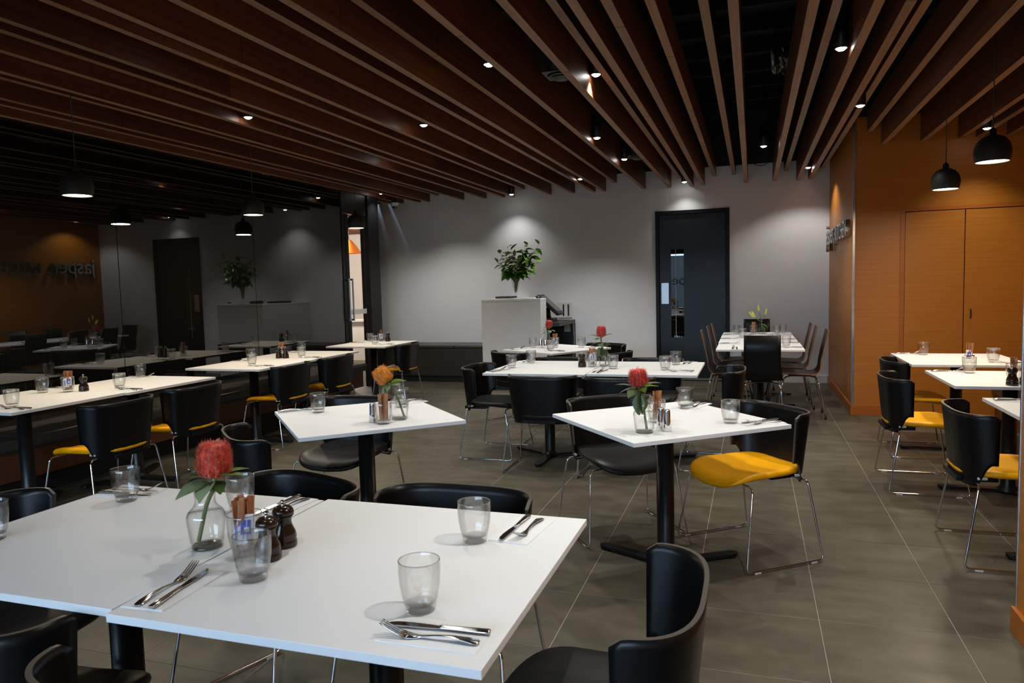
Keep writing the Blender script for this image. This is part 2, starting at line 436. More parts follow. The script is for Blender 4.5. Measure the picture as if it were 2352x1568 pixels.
# the room beyond the left door
bm = BM(); add_box(bm, -10.2, -6.05, 14.9, 15.05, 0, 3.2); wb = struct('wall_far', bm, 'room_wall')
bm = BM(); add_box(bm, -10.2, -10.05, 7.4, 15.05, 0, 3.2); struct('wall_beyond_left', bm, 'room_wall')
bm = BM(); add_box(bm, -10.2, -5.43, 7.3, 7.42, 0, 3.2); struct('wall_beyond_near', bm, 'room_wall')
bm = BM(); add_box(bm, -6.05, -5.93, 10.71, 15.05, 0, 3.2); struct('wall_beyond_right', bm, 'room_white')
bm = BM(); add_box(bm, -10.2, -6.10, 7.3, 15.05, 3.2, 3.3); cb = struct('ceiling_beyond', bm, 'plenum')
for k in range(14):
    box_obj('slat', (-9.9, -6.12, 8.0+k*0.5, 8.06+k*0.5, 2.66, 2.90), 'slat', cb)
bm = BM(); add_box(bm, -8.9, -6.7, 12.9, 13.1, 0, 0.78); add_box(bm, -8.95, -6.65, 12.84, 13.14, 0.78, 0.82)
o = mobj('low_counter', bm, 'room_wall'); tag(o, 'low pinkish counter seen through the left glass door', 'counter')
t = thing('cone_lamp', 'orange cone lampshade hanging in the room beyond the left door', 'lamp', (-7.42, 12.5, 2.12))
bm = BM(); add_lathe(bm, [(0.235, 0.0), (0.16, 0.12), (0.08, 0.22), (0.03, 0.27), (0.0, 0.275)], 28); mobj('shade', bm, 'orange_shade', t)
bm = BM(); add_tube(bm, [(0, 0, 0.27), (0, 0, 0.56)], 0.004, 6); mobj('cord', bm, 'black_plastic', t)
ld = bpy.data.lights.new('room_beyond_lamp', 'POINT'); ld.energy = 330; ld.color = (1, 0.90, 0.82); ld.shadow_soft_size = 0.2
lo = bpy.data.objects.new('room_beyond_lamp', ld); lo.location = (-7.9, 11.9, 2.45); COL.objects.link(lo)

# right side: orange laminate walls
bm = BM(); add_box(bm, XS, 1.10, YO+0.12, YB+0.14, 0, 3.0); add_box(bm, XS, 1.10, YO+0.001, YO+0.12, 0, 3.0)
wall_side = struct('wall_side', bm, 'laminate')
box_obj('upper_wall', (XS+0.02, 1.10, YO, YB+0.14, 3.0, 3.75), 'black_wall', wall_side)
CX0, CX1, CXM, CZ = 1.395, 2.515, 1.955, 2.08
bm = BM()
add_box(bm, 1.10, CX0, YO, YO+0.12, 0, 2.99); add_box(bm, CX1, 2.80, YO, YO+0.12, 0, 2.99); add_box(bm, CX0, CX1, YO, YO+0.12, CZ, 2.99)
add_box(bm, XS+0.018, 1.10, YO-0.0005, YO+0.001, 0, 2.99)
wall_orange = struct('wall_right', bm, 'laminate')
box_obj('upper_wall', (1.10, 2.80, YO+0.02, YO+0.12, 2.99, 3.75), 'black_wall', wall_orange)
bm = BM(); add_box(bm, XS-0.006, XS+0.018, YO-0.008, YO+0.004, 0.10, 2.99, bev=0.002); struct('trim_1', bm, 'steel')
bm = BM(); add_box(bm, XS-0.014, XS+0.001, YO-0.014, YB-0.014, 0, 0.10, bev=0.002); struct('baseboard_side', bm, 'laminate_trim')
bm = BM(); add_box(bm, XS-0.012, CX0, YO-0.0145, YO+0.0005, 0, 0.10, bev=0.002); struct('baseboard_right', bm, 'laminate_trim')
# closet doors
bm = BM()
add_box(bm, CX0, CX0+0.038, YO-0.006, YO+0.06, 0, CZ); add_box(bm, CX1-0.038, CX1, YO-0.006, YO+0.06, 0, CZ); add_box(bm, CX0+0.038, CX1-0.038, YO-0.006, YO+0.06, CZ-0.035, CZ)
door3 = struct('door_3', bm, 'laminate_trim')
for a, b in ((CX0+0.042, CXM-0.004), (CXM+0.004, CX1-0.042)):
    lf = box_obj('door_leaf', (a, b, YO-0.002, YO+0.035, 0.008, CZ-0.043), 'laminate', door3, bev=0.0015)
    if a > CXM:
        bm = BM(); add_tube(bm, fillet([(2.012, YO-0.002, 0.99), (2.012, YO-0.03, 0.995), (2.012, YO-0.03, 1.065), (2.012, YO-0.002, 1.07)], 0.012), 0.006, 8)
        mobj('handle', bm, 'black_metal', lf)
box_obj('closet_back', (CX0, CX1, YO+0.07, YO+0.11, 0, CZ), 'black_wall', door3)
# alcove walls and the near pier on the right
bm = BM(); add_box(bm, 2.80, 2.95, 3.25, YO+0.12, 0, 3.75); struct('wall_alcove', bm, 'laminate')
bm = BM(); add_box(bm, 0.985, 2.95, 3.05, 3.25, 0, 3.75); add_box(bm, 0.985, 1.20, -3.0, 3.05, 0, 3.75); struct('wall_pier', bm, 'laminate')
bm = BM(); add_box(bm, 0.968, 0.986, -3.0, 3.262, 0, 0.10, bev=0.002); struct('baseboard_pier', bm, 'laminate_trim')
bm = BM(); add_box(bm, 0.980, 0.992, 3.243, 3.256, 0.10, 3.7, bev=0.002); struct('trim_2', bm, 'steel')

# rear wall with shop window (behind the camera; seen as reflections)
bm = BM()
WX0, WX1, WZ0, WZ1 = -4.9, 0.5, 0.06, 2.36
for b in ((-5.90, WX0, -3.14, -3.0, 0, 3.75), (WX1, 1.2, -3.14, -3.0, 0, 3.75), (WX0, WX1, -3.14, -3.0, WZ1, 3.75), (WX0, WX1, -3.14, -3.0, -0.006, WZ0)): add_box(bm, *b)
struct('wall_front', bm, 'black_wall')
bm = BM()
for x in (-4.9, -3.1, -1.3, 0.44): add_box(bm, x, x+0.06, -3.1, -3.04, WZ0, WZ1)
add_box(bm, WX0, WX1, -3.1, -3.04, WZ0, WZ0+0.05); add_box(bm, WX0, WX1, -3.1, -3.04, WZ1-0.05, WZ1)
win = struct('window_1', bm, 'frame_black')
for x in (-4.84, -3.04, -1.24):
    box_obj('glass_pane', (x, x+1.74 if x < -2 else 0.44, -3.075, -3.067, WZ0+0.05, WZ1-0.05), 'clear_pane', win)
bm = BM(); add_box(bm, -30, 24, -32, -3.3, -0.2, -0.1); struct('ground_outside', bm, 'outside')
bm = BM(); add_box(bm, -30, 24, -22, -20, -0.1, 2.85); o = mobj('street_building', bm, 'facade'); tag(o, 'grey street building across the road outside the shop window', 'building')

# ceiling void, joists
bm = BM(); add_box(bm, -5.9, 2.95, -3.14, 10.71, 3.75, 3.9); ceiling = struct('ceiling', bm, 'plenum')
bm = BM(); add_box(bm, -5.7, 2.75, -0.025, 0.025, 3.60, 3.75); j0 = mobj('joist', bm, 'plenum', ceiling); j0.location = (0, 0.6, 0)
for k in range(1, 16): inst('joist', j0.data, ceiling, (0, 0.6+k*0.64, 0))
# timber slats: right lower edge x, underside z, end y
SL = [(-5.651, 0), (-5.452, 0), (-5.251, 0), (-4.952, 0), (-4.794, 0), (-4.638, 1), (-4.219, 0), (-3.854, 0), (-3.556, 0), (-3.402, 0), (-3.239, 1), (-2.83, 0),
      (-2.473, 0), (-2.164, 0), (-2.01, 0), (-1.853, 1), (-1.442, 0), (-1.084, 0), (-0.947, 1), (-0.779, 0), (-0.627, 0), (-0.475, 1), (-0.217, 1), (-0.063, 0),
      (0.304, 0), (0.447, 1), (0.601, 0), (0.748, 0), (0.898, 1), (1.133, 1), (1.261, 0), (1.605, 0), (1.927, 0), (2.075, 0), (2.33, 0), (2.62, 1)]
rs = random.Random(3)
for x, sh in SL:
    z0 = 2.85 if sh else (2.765 - 0.0066*(x+5.65))
    ye = (YB-0.004) if x < XS else (YO-0.004)
    cuts = [-2.95]; y = -2.95 + rs.uniform(1.5, 4.2)
    while y < ye-1.0:
        cuts.append(y); y += rs.uniform(3.2, 4.6)
    cuts.append(ye)
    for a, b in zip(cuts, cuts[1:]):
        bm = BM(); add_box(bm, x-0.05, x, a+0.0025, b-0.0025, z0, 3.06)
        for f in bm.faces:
            if abs(f.calc_center_median().z - z0) < 1e-4: f.material_index = 1  # underside gets the paler tone that stands in for bounce light
        mobj('slat', bm, ['slat', 'slat_lit_under'], ceiling)

# ------------------------------------------------------------------ ceiling fittings
def downlight(x, y, z, label, tilt=(0, 0), power=1.0, cone=108, blend=0.8):
    t = thing('spotlight', label, 'spotlight', (x, y, z), 0, 'black cylinder spotlights between the ceiling slats')
    bm = BM(); add_lathe(bm, [(0.031, 0.004), (0.036, 0.0), (0.041, 0.004), (0.041, 0.20), (0.036, 0.205), (0.0, 0.205)], 20); mobj('housing', bm, 'black_metal', t)
    bm = BM(); add_lathe(bm, [(0.0, -0.012), (0.018, -0.009), (0.031, 0.002)], 18); mobj('lens', bm, 'lens', t)
    bm = BM(); add_tube(bm, [(0, 0, 0.2), (0, 0, 3.755-z)], 0.008, 8); mobj('stem', bm, 'black_metal', t)
    ld = bpy.data.lights.new('spot_beam', 'SPOT'); ld.energy = SPOT_W*power; ld.color = LAMP_COL; ld.spot_size = R(cone); ld.spot_blend = blend; ld.shadow_soft_size = 0.022
    lo = bpy.data.objects.new('spot_beam', ld); COL.objects.link(lo); lo.parent = t; lo.location = (0, 0, -0.02); lo.rotation_euler = (R(tilt[0]), R(tilt[1]), 0)
    return t
DL = [(-2.936, 3.856, 2.84, 'bright spotlight nearest the left end of the ceiling, high in the frame'),
      (-3.784, 4.932, 2.79, 'spotlight above the second row of slats, left of the ceiling middle'),
      (-2.674, 5.809, 2.80, 'spotlight in the slats above the middle of the dining room'),
      (-1.574, 4.427, 2.80, 'spotlight left of the big round air diffuser'),
      (-1.040, 5.153, 2.867, 'spotlight right of the big round air diffuser, glowing on the next slat'),
      (-3.673, 7.359, 2.84, 'spotlight in the slats above the middle left table'),
      (-5.120, 9.58, 2.80, 'spotlight by the far left corner, beside the dome camera'),
      (-4.335, 9.70, 2.82, 'spotlight near the back wall, right of the dome camera'),
      (-1.394, 6.898, 2.78, 'spotlight with a long black body above the centre long table'),
      (-3.350, 10.25, 2.745, 'spotlight close to the back wall, lighting it above the counter flowers'),
      (-1.372, 8.322, 2.80, 'spotlight beside the small far air diffuser'),
      (-2.112, 9.34, 2.765, 'spotlight low between two slats right of the counter flowers'),
      (-0.888, 10.356, 2.771, 'spotlight close to the wall above the black door'),
      (0.500, 4.849, 2.766, 'large bright spotlight above the yellow seated chair, upper right'),
      (0.798, 6.375, 2.742, 'spotlight just in front of the orange wall corner'),
      (0.109, 8.197, 2.80, 'spotlight in the wide dark gap of the slats'),
      (0.653, 9.87, 2.78, 'spotlight near the corner of the white and the orange wall'),
      (2.001, 7.686, 2.713, 'spotlight in front of the orange cupboard doors')]
PW = {0: 0.8, 1: 0.7, 4: 0.9, 5: 0.7, 6: 0.35, 7: 0.85, 8: 0.9, 9: 0.28, 10: 1.5, 11: 1.6, 12: 0.13, 15: 1.1, 16: 0.42, 17: 0.45}
CONE = {16: dict(cone=126, blend=0.45)}
for k, (x, y, z, lb) in enumerate(DL): downlight(x, y, z, lb, power=PW.get(k, 1.0), **CONE.get(k, {}))
# unseen spotlights put in to light the near tables, following the visible grid
for k, (x, y, z, p, lb) in enumerate(((-1.25, 0.9, 2.80, 0.22, 'spotlight above the nearest white table'), (0.53, 1.75, 2.79, 2.0, 'spotlight right of the nearest white table'),
        (-0.54, 3.10, 2.80, 0.55, 'spotlight over the brightest diagonal table'), (0.37, 3.25, 2.80, 0.9, 'spotlight over the aisle right of the brightest table'),
        (-1.57, 2.85, 2.80, 0.9, 'spotlight between the nearest and the orange flower table'), (-4.42, 2.6, 2.80, 0.25, 'spotlight over the near left table pair'))):
    downlight(x, y, z, lb + ', unseen above the picture', power=p)

def pendant(x, y, z, r, label, zt=3.755):
    t = thing('pendant_lamp', label, 'pendant lamp', (x, y, z), 0, 'black dome pendant lamps')
    out = [(r*1.0, 0.0), (r*1.09, r*0.28), (r*1.13, r*0.62), (r*1.10, r*0.95), (r*0.98, r*1.28), (r*0.74, r*1.58), (r*0.40, r*1.76), (r*0.1, r*1.81), (0.0, r*1.81)]
    bm = BM(); add_lathe(bm, out, 36); mobj('shade', bm, 'pend_out', t)
    bm = BM(); add_lathe(bm, [(r*1.0, 0.0), (r*0.985, 0.0), (r*1.06, r*0.3), (r*1.09, r*0.62), (r*1.06, r*0.93), (r*0.9, r*1.28), (0.0, r*1.6)], 36); mobj('reflector', bm, 'pend_in', t)
    bm = BM(); add_lathe(bm, [(0.0, r*0.04), (r*0.99, r*0.06)], 36); mobj('diffuser', bm, 'pend_light', t)
    bm = BM(); add_lathe(bm, [(0.022, r*1.80), (0.022, r*1.80+0.03), (0.006, r*1.80+0.045), (0.0, r*1.80+0.045)], 14); mobj('cap', bm, 'black_metal', t)
    bm = BM(); add_tube(bm, [(0, 0, r*1.8+0.03), (0, 0, zt-z)], 0.0035, 6); mobj('cord', bm, 'black_plastic', t)
    ld = bpy.data.lights.new('pendant_glow', 'AREA'); ld.shape = 'DISK'; ld.size = r*1.9; ld.energy = PENDANT_W; ld.color = PEND_COL
    lo = bpy.data.objects.new('pendant_glow', ld); COL.objects.link(lo); lo.parent = t; lo.location = (0, 0, -0.004)
    return t
pendant(-4.49, 3.955, 2.118, 0.094, 'black dome pendant over the near left table, brightest against the dark glass')
pendant(-4.49, 5.855, 2.143, 0.090, 'black dome pendant over the second left table, before the dark glass')
pendant(-4.49, 7.745, 2.146, 0.093, 'small black dome pendant in front of the left glass door')
pendant(1.45, 6.63, 2.085, 0.092, 'black dome pendant over the farther right table, before the orange wall')
pendant(1.45, 5.44, 2.120, 0.094, 'larger looking black dome pendant nearest the right edge')

def diffuser(x, y, z, s, label):
    t = thing('air_diffuser', label, 'air vent', (x, y, z), 0, 'round ceiling air diffusers')
    bm = BM(); n = 32
    sq = []
    for i in range(n):
        a = 2*PI*i/n; k = s/max(abs(math.cos(a)), abs(math.sin(a))); sq.append((k*math.cos(a), k*math.sin(a)))
    rows = [[(p[0], p[1], 0.0) for p in sq], [(0.86*s*math.cos(2*PI*i/n), 0.86*s*math.sin(2*PI*i/n), 0.0) for i in range(n)], [(0.82*s*math.cos(2*PI*i/n), 0.82*s*math.sin(2*PI*i/n), 0.05) for i in range(n)]]
    add_grid(bm, rows, close=True, smooth=False); mobj('face_plate', bm, 'duct_grey', t)
    for k, (ra, rb, z0) in enumerate(((0.78, 0.62, -0.012), (0.60, 0.46, -0.024), (0.0, 0.40, -0.034))):
        bm = BM()
        if k < 2: add_lathe(bm, [(ra*s, z0), (rb*s, z0+0.05), (rb*s-0.006, z0+0.05), (ra*s-0.006, z0-0.004), (ra*s, z0)], 32)
        else: add_lathe(bm, [(0, z0), (rb*s*0.8, z0), (rb*s, z0+0.012), (rb*s, z0+0.02)], 32)
        mobj('ring' if k < 2 else 'centre_disc', bm, 'duct_grey', t)
    bm = BM(); add_box(bm, -s, s, -s, s, 0.05, 0.22); mobj('duct_box', bm, 'plenum', t)
    bm = BM(); add_tube(bm, [(0, 0, 0.2), (0, 0, 3.76-z)], 0.09, 14); mobj('duct', bm, 'plenum', t)
diffuser(-1.262, 5.05, 2.865, 0.115, 'round air diffuser in a square plate between slats, the biggest one')
diffuser(-1.262, 8.60, 2.865, 0.115, 'small far round air diffuser near the back wall')
diffuser(-4.42, 8.85, 2.865, 0.14, 'dim round air diffuser far left above the glass door')
diffuser(-4.42, 5.10, 2.865, 0.14, 'dark round air diffuser over the near left tables')

# foil wrapped duct and a loose cable in the void
rf = random.Random(5)
bm = BM(); rows = []
for i in range(15):
    rows.append([(0.16+0.28*i/14, 7.25+0.16*math.cos(a)+rf.uniform(-.02, .02), 3.42+0.13*math.sin(a)+rf.uniform(-.02, .02)) for a in [2*PI*k/18 for k in range(18)]])
add_grid(bm, rows, close=True, smooth=False); o = mobj('foil_duct', bm, 'foil'); tag(o, 'crumpled silver foil wrapped duct up in the dark ceiling void', 'duct')
bm = BM(); add_tube(bm, [(-0.0, 10.5, 2.99), (0.04, 10.5, 2.95), (0.10, 10.5, 2.935), (0.16, 10.5, 2.945), (0.21, 10.5, 2.98), (0.22, 10.5, 3.75)], 0.005, 6)
o = mobj('cable', bm, 'black_plastic'); tag(o, 'black cable looping down at the top of the white wall', 'cable')

# dome camera
t = thing('dome_camera', 'small white and black dome security camera hanging by the far left corner', 'camera', (-5.20, 10.15, 2.665))
bm = BM(); add_lathe(bm, [(0.0, 0.10), (0.02, 0.10), (0.05, 0.085), (0.066, 0.07), (0.066, 0.06), (0.0, 0.06)], 24); mobj('bracket', bm, 'black_plastic', t)
bm = BM(); add_lathe(bm, [(0.062, 0.06), (0.06, 0.035), (0.046, 0.012), (0.04, 0.008)], 24); mobj('body', bm, 'white_plastic', t)
bm = BM(); add_lathe(bm, [(0.04, 0.009), (0.034, -0.012), (0.02, -0.026), (0.0, -0.031)], 20); mobj('lens_dome', bm, 'black_glass', t)
bm = BM(); add_tube(bm, [(0, 0, 0.09), (0, 0, 3.755-2.665)], 0.02, 12); mobj('stem', bm, 'black_plastic', t)

# ------------------------------------------------------------------ lettering
def letter_mesh(ch, extrude):
    cu = bpy.data.curves.new('glyph', 'FONT'); cu.body = ch; cu.size = 1.0; cu.extrude = extrude; cu.resolution_u = 4
    ob = bpy.data.objects.new('glyph', cu); COL.objects.link(ob)
    dg = bpy.context.evaluated_depsgraph_get(); me = bpy.data.meshes.new_from_object(ob.evaluated_get(dg))
    bpy.data.objects.remove(ob); bpy.data.curves.remove(cu)
    return me
def extent(me):
    xs = [v.co.x for v in me.vertices]; ys_ = [v.co.y for v in me.vertices]
    return min(xs), max(xs), min(ys_), max(ys_)
def lettering(root, words, height, origin, xdir, ydir, zdir, mat, depth, gap, stretch=1.0, bold=0.0):
    xh = extent(letter_mesh('x', 0))[3]; ch_ = extent(letter_mesh('H', 0))[3]
    cur = 0.0
    for ch in words:
        if ch == ' ': cur += height*0.55; continue
        s = height/(ch_ if ch.isupper() else xh)
        me = letter_mesh(ch, depth/2)
        x0, x1, _, _ = extent(me)
        for v in me.vertices:
            p = Vector(origin) + Vector(xdir)*(cur + (v.co.x-x0)*s*stretch) + Vector(ydir)*(v.co.y*s) + Vector(zdir)*(v.co.z+depth/2)
            v.co = p
        me.materials.append(M[mat])
        o = bpy.data.objects.new('letter', me); COL.objects.link(o); o.parent = root
        cur += (x1-x0)*s*stretch + gap
    return cur
sign = thing('wall_sign', 'raised brushed steel lettering on the orange side wall', 'sign', (0, 0, 0))
w = lettering(sign, 'jasper, KITCHEN', 0.172, (XS-0.012, 10.40, 1.835), (0, -1, 0), (0, 0, 1), (-1, 0, 0), 'steel', 0.045, 0.028, 0.98)
for k in range(8): box_obj('standoff', (XS-0.014, XS+0.001, 10.3-k*0.24, 10.308-k*0.24, 1.86, 1.868), 'steel', sign)
wtx = thing('window_lettering', 'white lettering on the shop window glass behind the camera', 'lettering', (0, 0, 0))
lettering(wtx, 'jasper kitchen', 0.20, (-1.62, -3.060, 1.32), (-1, 0, 0), (0, 0, 1), (0, 1, 0), 'letter_white', 0.004, 0.03)

# ------------------------------------------------------------------ benches and counter
t = thing('wall_bench', 'long dark upholstered bench under the dark glass along the left wall', 'bench')
BX0, BX1, BY0, BY1 = -5.293, -4.78, -2.6, 8.34
ysb = [BY0 + k*(BY1-BY0)/7 for k in range(8)]
for a, b in zip(ysb, ysb[1:]):
    box_obj('seat_cushion', (BX0, BX1+0.03, a+0.003, b-0.003, 0.365, 0.462), 'vinyl_bench', t, bev=0.025)
bm = BM(); add_box(bm, BX0, BX1-0.03, BY0, BY1-0.02, 0.16, 0.365, bev=0.003); o = mobj('wood_base', bm, 'bench_wood', t); o['label'] = 'reddish timber base panel'
box_obj('plinth', (BX0, BX1-0.16, BY0, BY1-0.15, 0.0, 0.16), 'black_wall', t)

t = thing('back_bench', 'dark upholstered bench along the white wall left of the counter', 'bench')
bm = BM(); add_box(bm, -5.63, -3.535, 9.99, YB-0.005, 0.09, 0.50, bev=0.012); mobj('body', bm, 'vinyl_bench', t)
for a, b in ((-5.50, -4.94), (-4.934, -4.24), (-4.234, -3.535)):
    box_obj('seat_cushion', (a, b, 9.975, YB-0.005, 0.50, 0.555), 'vinyl_bench', t, bev=0.02)
box_obj('plinth', (-5.49, -3.54, 10.03, YB-0.01, 0.0, 0.09), 'black_wall', t)

t = thing('alcove_bench', 'dark cushioned bench with timber base behind the right hand tables', 'bench')
for a, b in ((3.30, 4.9), (4.906, 6.5), (6.506, 8.10)):
    box_obj('seat_cushion', (2.19, 2.79, a, b, 0.25, 0.44), 'vinyl_bench', t, bev=0.025)
box_obj('wood_base', (2.23, 2.78, 3.32, 8.10, 0.0, 0.25), 'bench_wood', t)

t = thing('reception_counter', 'tall white reception counter with a vase of leaves on top', 'counter', (0, 0, 0))
box_obj('front_panel', (-3.52, -2.68, 9.32, 9.44, 0.055, 1.20), 'white_wall', t, bev=0.002)
box_obj('side_panel', (-3.52, -3.40, 9.44, YB-0.004, 0.055, 1.20), 'white_wall', t, bev=0.002)
bm = BM()
add_box(bm, -3.52, -2.68, 9.32, 9.60, 1.203, 1.237, bev=0.002); mobj('front_ledge', bm, 'white_wall', t)
box_obj('side_ledge', (-3.52, -3.22, 9.603, YB-0.004, 1.203, 1.237), 'white_wall', t, bev=0.002)
box_obj('end_panel', (-2.72, -2.68, 9.445, 9.60, 0.055, 1.20), 'white_wall', t, bev=0.002)
bm = BM(); add_box(bm, -3.50, -2.70, 9.36, 9.42, 0, 0.055); add_box(bm, -3.48, -3.42, 9.42, YB-0.01, 0, 0.055); mobj('plinth', bm, 'black_wall', t)

t = thing('service_desk', 'low black cable strewn desk behind the white counter', 'desk')
box_obj('desktop', (-3.395, -2.50, 9.61, 10.54, 0.845, 0.895), 'black_plastic', t, bev=0.003)
for b in ((-2.54, -2.50, 10.46, 10.54, 0, 0.845), (-2.70, -2.66, 9.62, 9.70, 0, 0.845), (-3.39, -3.35, 9.62, 9.70, 0, 0.845), (-3.39, -3.35, 10.46, 10.54, 0, 0.845)): box_obj('leg', b, 'black_metal', t)
box_obj('back_panel', (-3.39, -2.50, 10.50, 10.54, 0.12, 0.84), 'black_plastic', t)
box_obj('shelf', (-3.39, -2.52, 9.75, 10.50, 0.28, 0.30), 'black_plastic', t)
o = box_obj('power_box', (-2.64, -2.56, 10.42, 10.49, 0.72, 0.83), 'white_plastic', t); o['label'] = 'white power box'
for k, pts in enumerate(([(-2.62, 10.3, .90), (-2.56, 10.36, .915), (-2.50, 10.40, .88), (-2.49, 10.42, .6), (-2.52, 10.45, .34), (-2.50, 10.40, .1)],
                         [(-2.72, 10.2, .90), (-2.60, 10.26, .91), (-2.495, 10.33, .86), (-2.492, 10.36, .66), (-2.62, 10.42, .45), (-2.66, 10.44, .31)],
                         [(-2.62, 10.44, .73), (-2.57, 10.44, .62), (-2.55, 10.4, .5), (-2.48, 10.40, .35), (-2.43, 10.38, .1), (-2.36, 10.44, .006)])):
    bm = BM(); add_tube(bm, fillet(pts, 0.06), 0.004, 6); mobj('cable', bm, 'grey_plastic' if k == 0 else 'black_plastic', t)
t = thing('till_terminal', 'black touchscreen till terminal tilted back on the desk', 'till', (-2.76, 10.03, 0.895))
bm = BM(); add_box(bm, -0.13, 0.09, -0.13, 0.13, 0, 0.05, bev=0.008); mobj('base', bm, 'black_plastic', t)
bm = BM(); add_tube(bm, [(-0.03, 0, 0.05), (-0.03, 0.0, 0.20)], [0.06, 0.045], 12); mobj('neck', bm, 'black_plastic', t)
hd = bpy.data.objects.new('head', None)
bm = BM(); add_box(bm, -0.20, 0.20, -0.15, 0.15, -0.025, 0.025, bev=0.012); head = mobj('screen_housing', bm, 'black_plastic', t); head.location = (0.02, 0, 0.235); head.rotation_euler = (0, R(42), 0)
o = box_obj('screen', (-0.165, 0.155, -0.125, 0.125, 0.024, 0.027), 'screen', head); o['label'] = 'dim grey touchscreen'
t = thing('wall_socket_plate', 'white wall plate with two dark vertical slots beside the till', 'wall plate', (-2.655, YB-0.001, 1.035))
box_obj('plate', (-0.11, 0.10, -0.012, 0.0, -0.115, 0.12), 'white_plastic', t, bev=0.003)
for x in (-0.025, 0.05): box_obj('slot', (x-0.011, x+0.011, -0.016, -0.011, -0.085, 0.085), 'black_plastic', t, bev=0.001)
t = thing('service_bell', 'small black service bell on the counter top', 'bell', (-2.765, 9.50, 1.237))
bm = BM(); add_lathe(bm, [(0.0, 0.0), (0.040, 0.0), (0.040, 0.006), (0.036, 0.016), (0.026, 0.030), (0.010, 0.038), (0.0, 0.039)], 22); mobj('dome', bm, 'black_plastic', t)
bm = BM(); add_lathe(bm, [(0.0, 0.037), (0.005, 0.037), (0.005, 0.05), (0.008, 0.052), (0.008, 0.056), (0.0, 0.057)], 12); mobj('plunger', bm, 'steel', t)
bm = BM(); add_box(bm, -0.16, 0.16, -0.11, 0.11, 0, 0.012, bev=0.003); o = mobj('menu_folder', bm, 'white_plastic'); o.location = (-2.94, 9.47, 1.237); tag(o, 'flat pale menu folder lying on the counter between vase and bell', 'folder')
bm = BM(); add_box(bm, -0.11, 0.11, -0.16, 0.16, 0, 0.03, bev=0.004); o = mobj('tray', bm, 'black_plastic'); o.location = (-3.37, 9.95, 1.237); tag(o, 'black tray on the left ledge of the counter, seen in the dark glass', 'tray')

# ------------------------------------------------------------------ tables
def table(name, label, x0, x1, y0, y1, rot=0.0, center=None, feet=(155, 33, 267), group='white square cafe tables', size=None):
    if center is None: cx, cy, sx, sy = (x0+x1)/2, (y0+y1)/2, x1-x0, y1-y0
    else: (cx, cy), (sx, sy) = center, size
    t = thing('cafe_table', label, 'table', (cx, cy, 0), R(rot), group)
    bm = BM(); add_box(bm, -sx/2, sx/2, -sy/2, sy/2, 0.7215, 0.74, bev=0.0015); o = mobj('tabletop', bm, 'table_white', t)
    bm = BM(); add_lathe(bm, [(0.0, 0.008), (0.070, 0.008), (0.070, 0.020), (0.047, 0.036), (0.043, 0.05), (0.043, 0.715), (0.0, 0.715)], 24); mobj('column', bm, 'black_metal', t)
    bm = BM(); add_box(bm, -0.16, 0.16, -0.16, 0.16, 0.713, 0.7215); mobj('mounting_plate', bm, 'black_metal', t)
    for a in feet:
        bm = BM(); L = 0.40; n = 10
        ol = [(0.03, -0.032), (L-0.03, -0.028)] + [(L-0.03+0.03*math.cos(q), 0.028*math.sin(q)) for q in [(-0.5+k/n)*PI for k in range(1, n)]] + [(L-0.03, 0.028), (0.03, 0.032)]
        add_prism(bm, ol, 0.010, 0.024)
        add_lathe(bm, [(0.0, 0.0), (0.022, 0.0), (0.022, 0.010), (0.0, 0.010)], 14, c=(L-0.035, 0, 0))
        f = mobj('foot', bm, 'black_metal', t); f.rotation_euler = (0, 0, R(a)-R(rot))
    return t
table('t', 'nearest white table, right half of the front pair', -1.303, -0.452, 1.145, 2.0, feet=(90, 210, 330))
table('t', 'nearest white table, left half of the front pair', -2.130, -1.309, 1.165, 1.985, feet=(90, 210, 330))
table('t', 'white table of the near left pair, end nearest the camera', -5.03, -4.155, 3.11, 3.925, feet=(0, 115, 245))
table('t', 'white table of the near left pair, farther half', -4.945, -4.125, 3.93, 4.80, feet=(0, 115, 245))
table('t', 'white table of the second left pair, nearer half', -4.90, -4.095, 5.315, 6.185, feet=(0, 115, 245))
table('t', 'white table of the second left pair, farther half', -4.985, -4.125, 6.19, 7.06, feet=(0, 115, 245))
table('t', 'small white table farthest left, near the glass door', -4.90, -4.10, 7.62, 8.51, feet=(0, 115, 245))
table('t', 'white table turned diagonally, left of centre, with the orange flower', 0, 0, 0, 0, rot=-46.7, center=(-1.970, 3.41), size=(0.85, 0.825), feet=(150, 30, 270))
table('t', 'brightest white table turned diagonally, right of centre, with shakers and red flower', 0, 0, 0, 0, rot=-50.0, center=(-0.412, 3.595), size=(0.81, 0.84), feet=(155, 33, 267))
table('t', 'white table of the centre pair, left half with the pepper mill', -2.0, -1.190, 5.275, 6.215, feet=(150, 30, 270))
table('t', 'white table of the centre pair, right half beside the orange cupboard view', -1.184, -0.378, 5.32, 6.21, feet=(150, 30, 270))
table('t', 'small diagonal white table in front of the reception counter', 0, 0, 0, 0, rot=-32.0, center=(-1.97, 7.43), size=(0.78, 0.84), feet=(150, 30, 270))
table('t', 'near white table of the long back right row with the tall brown edged chairs', -0.345, 0.470, 7.36, 8.18, feet=(0, 120, 240))
table('t', 'middle white table of the long back right row', -0.355, 0.460, 8.185, 9.005, feet=(0, 120, 240))
table('t', 'far white table of the long back right row with the lily vase', -0.360, 0.455, 9.01, 9.84, feet=(0, 120, 240))
table('t', 'farthest right white table in front of the orange cupboard', 1.145, 1.95, 6.16, 7.06, feet=(180, 60, 300))
table('t', 'middle right white table with the dark pepper mills', 1.160, 1.97, 4.98, 5.795, feet=(180, 60, 300))
table('t', 'nearest right white table cut by the picture edge', 1.185, 2.0, 3.69, 4.525, feet=(180, 60, 300))

